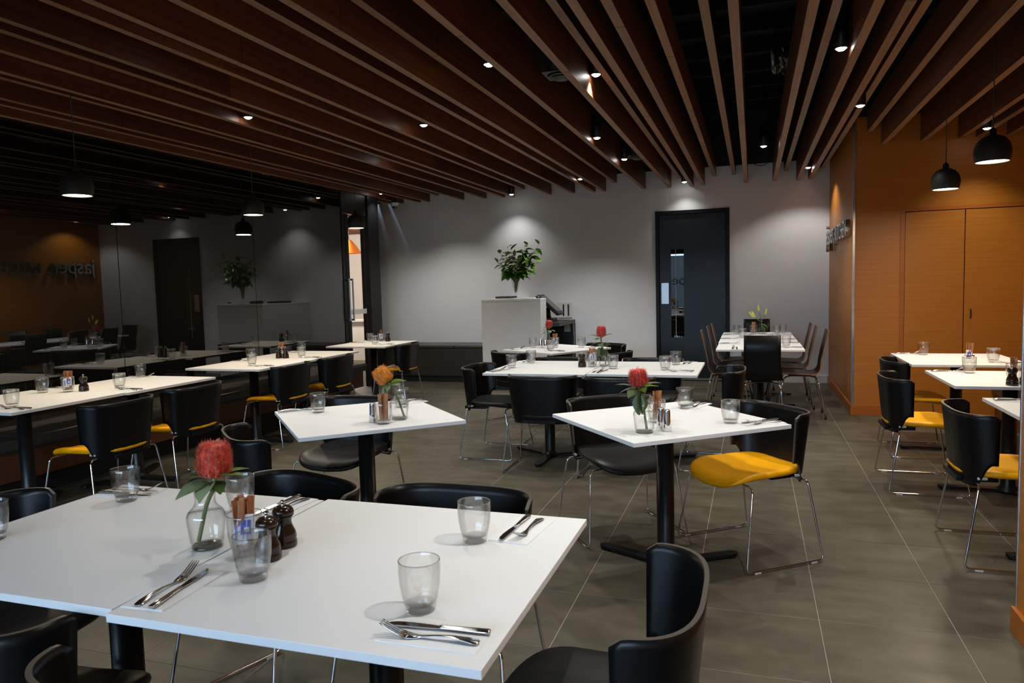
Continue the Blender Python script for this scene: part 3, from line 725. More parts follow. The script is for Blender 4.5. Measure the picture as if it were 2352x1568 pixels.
# ------------------------------------------------------------------ sled chairs
def shell_point(s, z):
    """plan curve of the wraparound backrest; s in [-1,1], z the height"""
    k = (0.74 - z)/0.34
    a = s*PI/2*1.0
    ca, sa = math.cos(a), math.sin(a)
    x = 0.268*math.copysign(abs(sa)**0.62, sa)
    y = -0.085 - 0.168*abs(ca)**0.72
    x *= 1 - 0.10*max(0, k)
    y += 0.035*max(0, k) if ca > 0.2 else 0.035*max(0, k)*ca/0.2
    return x, y
def make_sled_chair(label, seat_mat):
    t = thing('sled_chair', label, 'chair', (0, 0, 0))
    # seat pad
    bm = BM(); n = 40; rings = []
    def outline(sc_, dz):
        pts = []
        for i in range(n):
            a = 2*PI*i/n; c, s = math.cos(a), math.sin(a)
            x = 0.235*math.copysign(abs(c)**0.5, c); y = 0.235*math.copysign(abs(s)**0.5, s) + 0.01
            x *= 1 - 0.10*(0.24-y)/0.48
            if y > 0: y += 0.018*(1-(x/0.24)**2)
            x *= sc_; y *= sc_
            z = dz + 0.016*(x/0.22)**2 - (0.030*max(0, (y-0.10)/0.14)**2) + 0.010*max(0, (-y-0.05)/0.17)
            pts.append((x, y, z))
        return pts
    rows = [outline(q, z) for q, z in ((0.93, 0.416), (0.985, 0.419), (1.0, 0.428), (0.99, 0.440), (0.95, 0.4475), (0.8, 0.4515), (0.5, 0.449), (0.2, 0.446))]
    g = add_grid(bm, rows, close=True)
    bm.faces.new(list(reversed(g[0]))); f = bm.faces.new(g[-1]); f.smooth = True
    seat = mobj('seat', bm, seat_mat, t)
    for sx in (-1, 1):
        bm = BM(); add_box(bm, sx*0.2165-0.006, sx*0.2165+0.006, -0.165, -0.122, 0.424, 0.436, bev=0.002); mobj('clip', bm, 'grey_plastic', seat)
    # wraparound backrest, 12 mm ply
    bm = BM(); ns, nz = 44, 12; th = 0.011
    def zlow(s):
        q = min(1, max(0, (abs(s)-0.56)/0.34)); q = q*q*(3-2*q); return 0.388 + 0.112*q
    def ztop(s):
        q = max(0, (abs(s)-0.93)/0.07); return 0.745 - 0.020*q*q
    outer, inner = [], []
    for j in range(nz+1):
        ro, ri = [], []
        for i in range(ns+1):
            s = -1 + 2*i/ns; z = zlow(s) + (ztop(s)-zlow(s))*j/nz
            x, y = shell_point(s, z); e = 0.01
            xa, ya = shell_point(max(-1, s-e), z); xb, yb = shell_point(min(1, s+e), z)
            tx, ty = xb-xa, yb-ya; L = math.hypot(tx, ty) or 1
            nx, ny = -ty/L, tx/L      # towards the inside of the U
            ro.append((x, y, z)); ri.append((x+nx*th, y+ny*th, z))
        outer.append(ro); inner.append(ri)
    go, gi = add_grid(bm, outer), add_grid(bm, inner)
    def rim(a, b, mi):
        for k in range(len(a)-1):
            f = bm.faces.new((a[k], a[k+1], b[k+1], b[k])); f.material_index = mi; f.smooth = False
    rim(go[-1], gi[-1], 1); rim(gi[0], go[0], 1)
    rim([r[0] for r in go], [r[0] for r in gi], 1); rim([r[-1] for r in gi], [r[-1] for r in go], 1)
    mobj('backrest', bm, ['ply_black', 'ply_edge'], t)
    # bracket joining back and seat
    bm = BM(); add_box(bm, -0.13, 0.13, -0.235, -0.05, 0.392, 0.4165, bev=0.004); mobj('seat_shell', bm, 'ply_black', t)
    # chrome sled frames
    for sx in (-1, 1):
        bm = BM()
        add_tube(bm, fillet([(sx*0.10, 0.165, 0.406), (sx*0.256, 0.165, 0.408), (sx*0.296, 0.232, 0.010), (sx*0.296, -0.232, 0.010), (sx*0.256, -0.165, 0.408), (sx*0.10, -0.165, 0.406)], 0.03, 5), 0.0058, 8)
        fr = mobj('sled_frame', bm, 'chrome', t)
        for y in (-0.17, 0.17):
            bm = BM(); add_box(bm, sx*0.296-0.008, sx*0.296+0.008, y-0.018, y+0.018, 0.0, 0.009, bev=0.002); mobj('glide', bm, 'grey_plastic', fr)
    bm = BM(); add_tube(bm, [(-0.11, 0.165, 0.4065), (0.11, 0.165, 0.4065)], 0.0058, 8); add_tube(bm, [(-0.11, -0.165, 0.4065), (0.11, -0.165, 0.4065)], 0.0058, 8); mobj('cross_rods', bm, 'chrome', t)
    return t
chair_b = make_sled_chair('x', 'vinyl_black'); chair_y = make_sled_chair('x', 'vinyl_yellow')
used = set()
def place(proto, x, y, ang, label, group):
    o = proto if proto.name not in used else dup(proto)
    used.add(proto.name)
    o.location = (x, y, 0); o.rotation_euler = (0, 0, R(ang-90)); o['label'] = label; o['group'] = group
    return o
GB, GY = 'black wraparound sled chairs', 'yellow seated sled chairs'
for x, y, a, lb in (
    (-0.345, 1.58, 180, 'black sled chair at the right end of the nearest white table'),
    (-0.92, 2.00, 270, 'black sled chair behind the nearest white table, right one of two'),
    (-1.55, 2.02, 251, 'black sled chair behind the nearest white table, beside the sugar sticks'),
    (-2.24, 1.61, 0, 'black sled chair at the left end of the nearest white table'),
    (-1.01, 1.12, 90, 'black sled chair tucked under the front of the nearest table, right one'),
    (-1.65, 1.19, 97, 'black sled chair at the front of the nearest table, bottom left corner'),
    (-2.22, 3.00, 47, 'black sled chair left of the diagonal table with the orange flower'),
    (-2.33, 3.80, 273, 'black sled chair behind the diagonal table with the orange flower'),
    (-0.72, 4.07, -54, 'black sled chair behind the brightest diagonal table with the shakers'),
    (-2.07, 5.77, 0, 'black sled chair at the left end of the centre table pair'),
    (-1.50, 5.33, 90, 'black sled chair seen from behind at the front of the centre pair, left one'),
    (-0.92, 5.30, 90, 'black sled chair seen from behind at the front of the centre pair, right one'),
    (-0.30, 5.76, 180, 'black sled chair at the right end of the centre table pair'),
    (-2.29, 7.15, 57, 'black sled chair at the front left side of the small table by the counter'),
    (-1.62, 7.90, 240, 'black sled chair at the back of the small table by the counter'),
    (-1.42, 7.10, 147, 'black sled chair at the right side of the small table by the counter'),
    (-1.66, 6.29, 270, 'black sled chair behind the centre table pair, left one'),
    (-0.83, 6.27, 270, 'black sled chair behind the centre table pair, right one'),
    (0.70, 1.10, 0, 'black sled chair rim peeping in at the bottom right corner')):
    place(chair_b, x, y, a, lb, GB)
for x, y, a, lb in (
    (-0.03, 3.93, 218.5, 'yellow seated black chair on the right of the brightest diagonal table'),
    (-4.03, 3.62, 180, 'yellow seated chair at the near left table pair, nearer one'),
    (-4.06, 4.32, 180, 'yellow seated chair at the near left table pair, farther one'),
    (-4.21, 5.73, 180, 'yellow seated chair at the second left table pair, nearer one'),
    (-4.20, 6.50, 180, 'yellow seated chair at the second left table pair, farther one'),
    (-4.16, 8.02, 184, 'yellow seated chair at the farthest left table by the glass door'),
    (1.24, 6.52, 0, 'yellow seated chair farthest back on the right, before the cupboard'),
    (1.07, 5.46, 0, 'yellow seated chair at the middle right table with the pepper mills'),
    (1.19, 4.18, 0, 'yellow seated chair at the nearest right table by the picture edge')):
    place(chair_y, x, y, a, lb, GY)

# ------------------------------------------------------------------ tall dining chairs (bent ply, brown edge)
def make_dining_chair(label):
    t = thing('dining_chair', label, 'chair', (0, 0, 0))
    prof = fillet([(0.22, 0.432), (0.19, 0.447), (-0.10, 0.435), (-0.205, 0.445), (-0.235, 0.60), (-0.285, 0.885)], 0.09, 6) if False else None
    pts = fillet([Vector((0, 0.215, 0.425)), Vector((0, 0.17, 0.448)), Vector((0, -0.185, 0.430)), Vector((0, -0.215, 0.62)), Vector((0, -0.275, 0.885))], 0.10, 7)
    bm = BM(); rows_t, rows_b = [], []; th = 0.0115; m = 12; N = len(pts)
    for i, p in enumerate(pts):
        tg = (pts[min(i+1, N-1)]-pts[max(i-1, 0)]).normalized(); nn = Vector((0, -tg.z, tg.y))
        if nn.z < 0 or (abs(nn.z) < 0.35 and nn.y < 0): nn = -nn
        q = i/(N-1); hw = 0.19 if p.z < 0.5 and p.y > -0.1 else 0.165 + 0.025*max(0, min(1, (0.62-p.z)/0.17)) + 0.008*max(0, (p.z-0.62)/0.26)
        if i == N-1: hw *= 0.955
        if i == 0: hw *= 0.93
        rt_, rb_ = [], []
        for k in range(m+1):
            u = -1+2*k/m; x = hw*u
            dish = 0.010*(u*u) if p.z > 0.55 else 0.006*u*u
            off = nn*dish
            rt_.append(p+Vector((x, 0, 0))+off+nn*th); rb_.append(p+Vector((x, 0, 0))+off)
        rows_t.append(rt_); rows_b.append(rb_)
    gt, gb = add_grid(bm, rows_t), add_grid(bm, rows_b)
    def rim(a, b):
        for k in range(len(a)-1):
            f = bm.faces.new((a[k], a[k+1], b[k+1], b[k])); f.material_index = 1
    rim(gt[0], gb[0]); rim(gt[-1], gb[-1]); rim([r[0] for r in gt], [r[0] for r in gb]); rim([r[-1] for r in gt], [r[-1] for r in gb])
    mobj('seat_shell', bm, ['ply_black', 'ply_edge_brown'], t)
    bm = BM(); add_box(bm, -0.09, 0.09, -0.11, 0.11, 0.415, 0.428, bev=0.003); mobj('underframe', bm, 'black_metal', t)
    for sx in (-1, 1):
        for sy in (-1, 1):
            bm = BM(); add_tube(bm, fillet([(sx*0.06, sy*0.09, 0.42), (sx*0.165, sy*0.16, 0.412), (sx*0.205, sy*0.235, 0.012)], 0.06, 6), 0.0085, 8)
            lg = mobj('leg', bm, 'chrome', t)
            bm = BM(); add_lathe(bm, [(0.0, 0.0), (0.012, 0.0), (0.0115, 0.034), (0.0, 0.034)], 10, c=(sx*0.2045, sy*0.2335, 0)); mobj('foot', bm, 'black_rubber', lg)
    return t
dc = make_dining_chair('x')
for x, y, a, lb in ((0.085, 7.50, 90, 'tall dark chair seen from behind at the near end of the back row'),
    (0.05, 10.02, 270, 'tall dark chair at the far end of the back row by the white wall'),
    (-0.26, 8.02, 2, 'brown edged dining chair nearest on the left of the back row'),
    (-0.24, 8.75, 0, 'brown edged dining chair second on the left of the back row'),
    (-0.22, 9.35, 0, 'brown edged dining chair third on the left of the back row'),
    (0.46, 8.02, 180, 'brown edged dining chair nearest on the right, before the orange wall'),
    (0.40, 8.62, 178, 'brown edged dining chair in the middle of the right side of the back row'),
    (0.39, 9.22, 180, 'brown edged dining chair farthest on the right of the back row')):
    place(dc, x, y, a, lb, 'tall dining chairs with brown ply edges')

# ------------------------------------------------------------------ tableware prototypes
ZT = 0.74
def make_tumbler():
    t = thing('tumbler', 'x', 'glass')
    bm = BM()
    add_lathe(bm, [(0.0335, 0.017), (0.0375, 0.030), (0.0425, 0.060), (0.0440, 0.085), (0.0435, 0.1065), (0.0428, 0.1080), (0.0418, 0.1065), (0.0424, 0.085), (0.0408, 0.060), (0.0358, 0.030), (0.0318, 0.019), (0.0, 0.0175)], 32)
    mobj('wall', bm, 'tumbler_glass', t)
    bm = BM(); ring = [(0.0427*math.cos(2*PI*k/36), 0.0427*math.sin(2*PI*k/36)) for k in range(36)]
    add_grid(bm, [[(x*(1+0.034*math.cos(q)), y*(1+0.034*math.cos(q)), 0.1078+0.0014*math.sin(q)) for x, y in ring] for q in [2*PI*j/7 for j in range(8)]], close=True)
    mobj('rim', bm, 'glass_rim', t)
    bm = BM(); n = 28
    rows = []
    for r, z in ((0.026, 0.0), (0.0300, 0.0015), (0.0325, 0.009), (0.0335, 0.0165), (0.031, 0.0172)):
        rows.append([((r+(0.0009 if k % 2 else -0.0006)*(1 if 0 < z < 0.016 else 0))*math.cos(2*PI*k/n), (r+(0.0009 if k % 2 else -0.0006)*(1 if 0 < z < 0.016 else 0))*math.sin(2*PI*k/n), z) for k in range(n)])
    g = add_grid(bm, rows, close=True, smooth=False); bm.faces.new(list(reversed(g[0]))); bm.faces.new(g[-1])
    mobj('thick_base', bm, 'glass_base', t)
    return t
def make_knife():
    t = thing('table_knife', 'x', 'knife')
    bm = BM(); L = 0.215
    ol = []
    st = [(0.0, 0.0070, 0.003), (0.004, 0.0092, 0.0045), (0.03, 0.0085, 0.0048), (0.07, 0.0062, 0.0045), (0.098, 0.0056, 0.0042), (0.104, 0.0066, 0.0042)]
    rows = [[(x, w*math.cos(2*PI*k/10), 0.0052+h*0.95*math.sin(2*PI*k/10)) for k in range(10)] for x, w, h in st]
    g = add_grid(bm, rows, close=True); bm.faces.new(list(reversed(g[0]))); bm.faces.new(g[-1])
    mobj('handle', bm, 'cutlery', t)
    bm = BM(); add_prism(bm, [(0.104, -0.0055), (0.125, -0.008), (0.165, -0.0105), (0.195, -0.0090), (0.209, -0.0045), (L, 0.004), (0.205, 0.0072), (0.15, 0.0075), (0.104, 0.0060)], 0.0040, 0.0056)
    mobj('blade', bm, 'cutlery', t); return t
def make_fork():
    t = thing('table_fork', 'x', 'fork')
    def zc(x):
        return 0.0022 + 0.010*math.sin(min(1, max(0, x/0.125))*PI)*0.7 + (0.022*((x-0.135)/0.06)**1.6 if x > 0.135 else 0.0)
    bm = BM(); rows = []
    for x, w in ((0.0, 0.005), (0.004, 0.0095), (0.02, 0.0100), (0.05, 0.0058), (0.085, 0.0036), (0.115, 0.0042), (0.128, 0.0090), (0.142, 0.0125), (0.152, 0.0125)):
        z = zc(x); rows.append([(x, w*u, z+v) for u, v in ((-1, -0.0008), (0, -0.0016), (1, -0.0008), (1, 0.0008), (0, 0.0014), (-1, 0.0008))])
    g = add_grid(bm, rows, close=True); bm.faces.new(list(reversed(g[0]))); bm.faces.new(g[-1])
    mobj('handle', bm, 'cutlery', t)
    bm = BM()
    for k in range(4):
        y = (k-1.5)*0.0066
        add_tube(bm, [(x, y*(1-0.12*(x-0.152)/0.048), zc(x)) for x in (0.150, 0.162, 0.175, 0.188, 0.199)], [0.0022, 0.0019, 0.0018, 0.0016, 0.0008], 6)
    o = mobj('tines', bm, 'cutlery', t); o['kind'] = 'stuff'
    return t
def make_napkin():
    bm = BM(); hx, hy = 0.105, 0.055; rows = []
    for z, e in ((0.0003, 0.0), (0.0012, 0.0006), (0.0020, 0.0)):
        pass
    add_box(bm, -hx, hx, -hy, hy, 0.0002, 0.0016); add_box(bm, -hx+0.002, hx-0.001, -hy+0.0015, hy-0.001, 0.0016, 0.0030)
    o = mobj('paper_napkin', bm, 'napkin'); tag(o, 'x', 'napkin'); return o
def make_mill():
    t = thing('pepper_mill', 'x', 'pepper mill')
    bm = BM(); add_lathe(bm, [(0.0, 0.0), (0.031, 0.0), (0.033, 0.003), (0.033, 0.016), (0.0305, 0.020), (0.0325, 0.026), (0.0300, 0.040), (0.0225, 0.056), (0.0205, 0.068), (0.0225, 0.078), (0.0275, 0.084), (0.0, 0.084)], 28); mobj('body', bm, 'mill', t)
    bm = BM(); add_lathe(bm, [(0.0, 0.0845), (0.0265, 0.0845), (0.0285, 0.089), (0.0265, 0.099), (0.0200, 0.106), (0.012, 0.109), (0.0, 0.109)], 28); mobj('head', bm, 'mill', t)
    bm = BM(); add_lathe(bm, [(0.0, 0.108), (0.0070, 0.109), (0.0035, 0.112), (0.0035, 0.114), (0.0065, 0.117), (0.0065, 0.121), (0.003, 0.124), (0.0, 0.1242)], 16); mobj('knob', bm, 'chrome', t)
    return t
def make_shaker():
    t = thing('salt_shaker', 'x', 'shaker')
    bm = BM(); add_lathe(bm, [(0.0, 0.0), (0.0200, 0.0), (0.0212, 0.003), (0.0185, 0.040), (0.0155, 0.082), (0.0150, 0.088)], 26); mobj('body', bm, 'chrome', t)
    bm = BM(); add_lathe(bm, [(0.0152, 0.0882), (0.0150, 0.093), (0.0125, 0.0975), (0.007, 0.099), (0.0, 0.0994)], 26); mobj('cap', bm, 'steel', t)
    return t
def make_vase():
    t = thing('glass_vase', 'x', 'vase')
    prof = [(0.036, 0.0), (0.040, 0.003), (0.043, 0.02), (0.0495, 0.075), (0.0500, 0.086), (0.0450, 0.098), (0.0320, 0.110), (0.0265, 0.122), (0.0260, 0.135), (0.0290, 0.158), (0.0340, 0.176)]
    inner = [(r-0.0022, z) for r, z in reversed(prof[2:])]
    bm = BM(); add_lathe(bm, prof + [(0.0335, 0.1775)] + inner + [(0.036, 0.012), (0.0, 0.010)], 32); mobj('body', bm, 'glass', t)
    bm = BM(); add_lathe(bm, [(0.0, 0.0), (0.036, 0.0), (0.039, 0.003), (0.0375, 0.009), (0.0, 0.0095)], 28); mobj('thick_base', bm, 'glass_base', t)
    bm = BM(); add_lathe(bm, [(0.0, 0.0125), (0.035, 0.0135), (0.0405, 0.022), (0.0468, 0.075), (0.0473, 0.086), (0.0445, 0.0945), (0.0, 0.0945)], 28); mobj('water', bm, 'water', t)
    return t
def make_sugar_stick():
    bm = BM(); add_box(bm, -0.0078, 0.0078, -0.0019, 0.0019, 0.0, 0.118, bev=0.0013); add_box(bm, -0.0084, 0.0084, -0.0006, 0.0006, 0.118, 0.128)
    o = mobj('sugar_stick', bm, 'kraft'); tag(o, 'x', 'sugar stick'); return o
def make_sachet():
    t = thing('sweetener_sachet', 'x', 'sachet')
    bm = BM(); add_grid(bm, [[(x, -0.0010-0.0014*math.cos(x/0.019*PI/2)*math.cos((z-0.031)/0.034*PI/2), z) for x in (-0.019, -0.010, 0, 0.010, 0.019)] for z in (0, 0.01, 0.031, 0.052, 0.062)])
    add_grid(bm, [[(x, 0.0010+0.0014*math.cos(x/0.019*PI/2)*math.cos((z-0.031)/0.034*PI/2), z) for x in (-0.019, -0.010, 0, 0.010, 0.019)] for z in (0, 0.01, 0.031, 0.052, 0.062)])
    mobj('paper', bm, 'sachet_white', t)
    for s in (-1, 1):
        bm = BM(); add_box(bm, -0.012, 0.012, s*0.0032-0.0004, s*0.0032+0.0004, 0.012, 0.048); mobj('printed_panel', bm, 'sachet_blue', t)
        bm = BM(); add_box(bm, -0.004, 0.008, s*0.0038-0.0003, s*0.0038+0.0003, 0.020, 0.030); mobj('printed_mark', bm, 'sachet_white', t)
    return t

PROTO = {}
def put(kind, make, x, y, z, rz, label, group, rot=None):
    if kind not in PROTO:
        PROTO[kind] = o = make()
    else:
        o = dup(PROTO[kind])
    o.location = (x, y, z); o.rotation_euler = rot if rot else (0, 0, rz); o['label'] = label
    if group: o['group'] = group
    elif 'group' in o: del o['group']
    return o
rg = random.Random(11)
def glass(x, y, label): return put('glass', make_tumbler, x, y, ZT, rg.uniform(0, 6), label, 'water tumblers on the tables')
def setting(x, y, a, phrase, kn=True, fk=True, nap=True, jit=3):
    """napkin with knife and fork; a = direction from handle to tip"""
    ar = R(a); d = Vector((math.cos(ar), math.sin(ar), 0)); s = Vector((-d.y, d.x, 0))
    zt = ZT
    if nap:
        put('napkin', make_napkin, x, y, ZT, ar + R(rg.uniform(-4, 4)), 'paper napkin ' + phrase, 'paper napkins under the cutlery'); zt = ZT+0.0031
    if kn:
        p = Vector((x, y, 0)) - d*0.107 - s*0.020
        put('knife', make_knife, p.x, p.y, zt, ar+R(rg.uniform(-jit, jit)), 'steel table knife ' + phrase, 'table knives')
    if fk:
        p = Vector((x, y, 0)) - d*0.098 + s*0.022
        put('fork', make_fork, p.x, p.y, zt, ar+R(rg.uniform(-jit, jit)), 'steel fork ' + phrase, 'table forks')
def mill(x, y, label): return put('mill', make_mill, x, y, ZT, rg.uniform(0, 6), label, 'dark wooden pepper mills')
def shaker(x, y, label): return put('shaker', make_shaker, x, y, ZT, rg.uniform(0, 6), label, 'tapered steel shakers')
def sticks(x, y, phrase, n=9, sachets=2, face=-1.57, holder='glass', lean=0.2):
    if holder == 'glass':
        put('glass', make_tumbler, x, y, ZT, rg.uniform(0, 6), 'tumbler holding brown sugar sticks ' + phrase, 'tumblers holding sugar sticks')
    else:
        t = thing('sachet_stand', 'small polished steel stand holding sugar sticks ' + phrase, 'stand', (x, y, ZT))
        bm = BM(); add_lathe(bm, [(0.0, 0.0), (0.036, 0.0), (0.037, 0.003), (0.039, 0.055), (0.0375, 0.055), (0.0355, 0.005), (0.0, 0.005)], 8, smooth=False); mobj('cup', bm, 'chrome', t)
    base = ZT + 0.0205
    for k in range(n):
        a = 2*PI*k/n + rg.uniform(-.25, .25); r = 0.019*math.sqrt(0.3+0.7*((k*37) % 10)/10)
        ti = lean*rg.uniform(0.45, 0.95)*r/0.019*0.65
        put('stick', make_sugar_stick, x+r*0.92*math.cos(a), y+r*0.92*math.sin(a), base+rg.uniform(0, .004), 0, 'brown paper sugar stick ' + phrase, 'brown sugar sticks ' + phrase,
            rot=(-ti*math.sin(a), ti*math.cos(a), rg.uniform(0, 3)))
    for k in range(sachets):
        a = face + (k-(sachets-1)/2)*0.55
        put('sachet', make_sachet, x+(0.027)*math.cos(a), y+(0.027)*math.sin(a), ZT+0.036+0.012*k, 0, 'white and blue sweetener sachet ' + phrase, 'white and blue sachets ' + phrase, rot=(R(-14), 0.12*(k-0.5), a+PI/2))

# ------------------------------------------------------------------ flowers and leaves
def leaf_mesh(L, W, mat, bend=0.25, fold=0.25, n=7, pw=0.7):
    bm = BM(); rows = []
    for i in range(n+1):
        t = i/n; w = W*0.5*max(0.04, math.sin(PI*min(1, 0.03+0.97*t)**pw)) if t < 1 else 0.0015
        ang = bend*t; x = L*t*math.cos(ang*0.6); z = -L*t*math.sin(ang*0.6)*1.0
        rows.append([(x, u*w, z+abs(u)*w*fold) for u in (-1, -0.5, 0, 0.5, 1)])
    add_grid(bm, rows)
    r = bmesh.ops.solidify(bm, geom=bm.faces[:], thickness=0.0007)
    o = mobj('leaf', bm, mat); me = o.data; bpy.data.objects.remove(o); return me
LEAF = {'grey': leaf_mesh(0.062, 0.036, 'leaf_grey', 0.5, 0.2, pw=0.95), 'dark': leaf_mesh(0.055, 0.034, 'leaf_dark', 0.6, 0.15, pw=0.95), 'pale': leaf_mesh(0.066, 0.032, 'leaf_pale', 0.3, 0.3, pw=0.9),
        'gloss': leaf_mesh(0.085, 0.046, 'leaf', 0.5, 0.2, pw=0.85), 'glossl': leaf_mesh(0.10, 0.040, 'leaf', 0.9, 0.25, pw=0.85), 'lime': leaf_mesh(0.075, 0.038, 'leaf_pale', 0.35, 0.25, pw=0.85)}
def place_leaf(parent, kind, p, az, el, roll=0.0, s=1.0):
    o = inst('leaf', LEAF[kind], parent, p, (roll, -el, az)); o.rotation_mode = 'XYZ'
    o.matrix_local = Matrix.Translation(p) @ Matrix.Rotation(az, 4, 'Z') @ Matrix.Rotation(-el, 4, 'Y') @ Matrix.Rotation(roll, 4, 'X') @ Matrix.Scale(s, 4)
    return o
def banksia(x, y, z, off, label, mat, pale, rad=0.044, hgt=0.088, tilt=(0, 0), seed=1, leaves=(), fringe=None):
    t = thing('banksia_flower', label, 'flower', (x, y, z), 0, 'banksia flowers in glass vases')
    q = random.Random(seed)
    hx, hy, hz = off
    base = Vector((hx, hy, hz-hgt*0.5))
    d = Vector((tilt[0], tilt[1], 1)).normalized()
    rotm = Vector((0, 0, 1)).rotation_difference(d).to_matrix()
    b0 = Vector((-hx*0.55, -0.01, 0.018))
    bm = BM(); add_tube(bm, fillet([b0, Vector((hx*0.15, 0, 0.12)), base - d*0.03, base], 0.05), 0.0055, 8); mobj('stem', bm, 'stem', t)
    prof = [(0.45, 0.0), (0.84, 0.09), (0.97, 0.25), (1.0, 0.48), (0.97, 0.70), (0.86, 0.88), (0.60, 0.985), (0.0, 1.0)]
    bm = BM(); add_lathe(bm, [(r*rad*0.84, h*hgt*0.97) for r, h in prof], 30)
    o = mobj('flower_head', bm, mat, t); o.matrix_local = Matrix.Translation(base) @ rotm.to_4x4()
    def bristles(name, m, cols, jit, ln, per, droop):
        bm = BM()
        for c in cols:
            for k in range(per):
                v = (k+0.5)/per*0.93+0.03; a = c + q.uniform(-jit, jit)
                j = min(len(prof)-2, next(i for i in range(len(prof)-1) if prof[i+1][1] >= v)); p0, p1 = prof[j], prof[j+1]
                r = (p0[0]+(p1[0]-p0[0])*(v-p0[1])/max(1e-6, p1[1]-p0[1]))*rad*0.84
                rd = Vector((math.cos(a), math.sin(a), 0)); pt = rd*r + Vector((0, 0, v*hgt*0.97))
                l = ln*q.uniform(0.75, 1.2)*(1.25 if v < 0.35 else 1.0)
                mid = pt + rd*l*0.7*(1.0-0.4*v) + Vector((0, 0, l*(0.15+0.35*v))); tip = mid + rd*l*0.10 + Vector((0, 0, l*(0.45+droop*v)))
                sd = Vector((-rd.y, rd.x, 0))*0.0011
                vs = [bm.verts.new(pt-sd), bm.verts.new(pt+sd), bm.verts.new(mid+sd*0.9), bm.verts.new(mid-sd*0.9), bm.verts.new(tip)]
                bm.faces.new((vs[0], vs[1], vs[2], vs[3])); bm.faces.new((vs[3], vs[2], vs[4]))
        o = mobj(name, bm, m, t, recalc=False); o['kind'] = 'stuff'; o.matrix_local = Matrix.Translation(base) @ rotm.to_4x4()
    nc = 16
    bristles('bristles', mat, [2*PI*(k+0.5)/nc for k in range(nc)], 0.06, 0.0085, 22, -0.4)
    bristles('pale_bristles', pale, [2*PI*k/nc for k in range(nc)], 0.03, 0.0105, 24, -0.6)
    bristles('fringe', fringe or mat, [2*PI*k/40 for k in range(40)], 0.2, 0.013, 9, 0.1)
    for kind, az, el, roll, s, dz in leaves:
        place_leaf(t, kind, base + d*dz + Vector((math.cos(R(az)), math.sin(R(az)), 0))*0.014, R(az), R(el if el < -50 else el*0.45+14), R(roll), s*1.12)
    return t
GV = 'clear glass flower vases'
def vase(x, y, rz, label): return put('vase', make_vase, x, y, ZT, rz, label, GV)

# nearest table
N = 'on the nearest white table'
vase(-1.376, 1.535, 0.3, 'glass vase of the big red orange banksia ' + N)
banksia(-1.376, 1.535, ZT, (0.035, 0.0, 0.240), 'big red and orange banksia head in the vase ' + N, 'banksia_red', 'bristle_pale', 0.047, 0.094, (0.10, -0.05), 1,
        (('dark', 190, -18, 10, 1.1, -0.005), ('grey', 215, 8, 20, 1.1, 0.0), ('grey', 250, -30, -10, 1.35, -0.012), ('grey', 285, -38, 15, 1.3, -0.012), ('dark', 320, -25, 0, 1.1, -0.01), ('pale', 355, 12, -10, 1.25, -0.004), ('pale', 40, 10, 0, 1.0, 0.0), ('dark', 130, 5, 0, 1.1, 0.0), ('grey', 175, 18, 10, 0.9, 0.002)), fringe='banksia_fire')
sticks(-1.238, 1.515, N, n=13, sachets=2, face=R(-65), lean=0.36)
mill(-1.178, 1.594, 'pepper mill behind, taller looking one ' + N); mill(-1.160, 1.502, 'pepper mill in front, half hidden by a tumbler ' + N)
for x, y, lb in ((-1.954, 1.827, 'tumbler at the far left corner '), (-1.505, 1.83, 'tumbler right behind the vase '), (-1.112, 1.383, 'tumbler in front of the pepper mills '),
                 (-0.660, 1.337, 'tumbler nearest the camera at the right front '), (-0.698, 1.750, 'tumbler at the far right '), (-2.020, 1.429, 'tumbler cut by the left picture edge ')):
    glass(x, y, lb + N)
for x, y, a, p in ((-0.585, 1.245, 182, 'at the right front corner '), (-0.600, 1.862, 268, 'at the far right corner '), (-1.250, 1.285, 97, 'at the front by the table joint '), (-1.392, 1.885, 266, 'at the far side by the table joint '), (-2.020, 1.905, 6, 'at the far left corner behind a tumbler ')):
    setting(x, y, a, p + N)

# left tables
L1 = 'on the near left table pair'
for x, y, lb in ((-4.39, 3.293, 'tumbler nearest the left picture edge '), (-4.797, 3.828, 'tumbler beside the dark glass, left of the sticks '), (-4.408, 4.126, 'tumbler near the joint, by the chairs '), (-4.79, 4.70, 'tumbler at the far end ')): glass(x, y, lb + L1)
sticks(-4.635, 3.895, L1, n=10, sachets=2, face=R(-45)); mill(-4.545, 3.945, 'pepper mill beside the sugar sticks ' + L1)
for x, y, a, p in ((-4.27, 3.22, 180, 'at the near end '), (-4.865, 4.04, 0, 'beside the dark glass '), (-4.245, 4.045, 180, 'at the table joint '), (-4.82, 4.735, 0, 'at the far end ')): setting(x, y, a, p + L1)
L2 = 'on the second left table pair'
for x, y, lb in ((-4.389, 5.593, 'front tumbler at the near end '), (-4.80, 6.10, 'tumbler behind it beside the dark glass '), (-4.376, 6.355, 'tumbler by the farther chair '), (-4.78, 6.95, 'tumbler at the far end ')): glass(x, y, lb + L2)
mill(-4.575, 6.255, 'left one of two pepper mills ' + L2); mill(-4.500, 6.262, 'right one of two pepper mills ' + L2); sticks(-4.66, 6.42, L2, n=8, sachets=1, face=R(-45))
for x, y, a, p in ((-4.235, 5.54, 180, 'at the near chair '), (-4.235, 6.31, 180, 'at the farther chair '), (-4.79, 5.95, 0, 'beside the dark glass '), (-4.86, 6.85, 0, 'at the far corner ')): setting(x, y, a, p + L2)
L3 = 'on the farthest left table'
glass(-4.72, 8.38, 'rear tumbler ' + L3); glass(-4.42, 7.956, 'front tumbler ' + L3); sticks(-4.58, 8.42, L3, n=7, sachets=1, face=R(-60)); mill(-4.485, 8.42, 'pepper mill ' + L3)
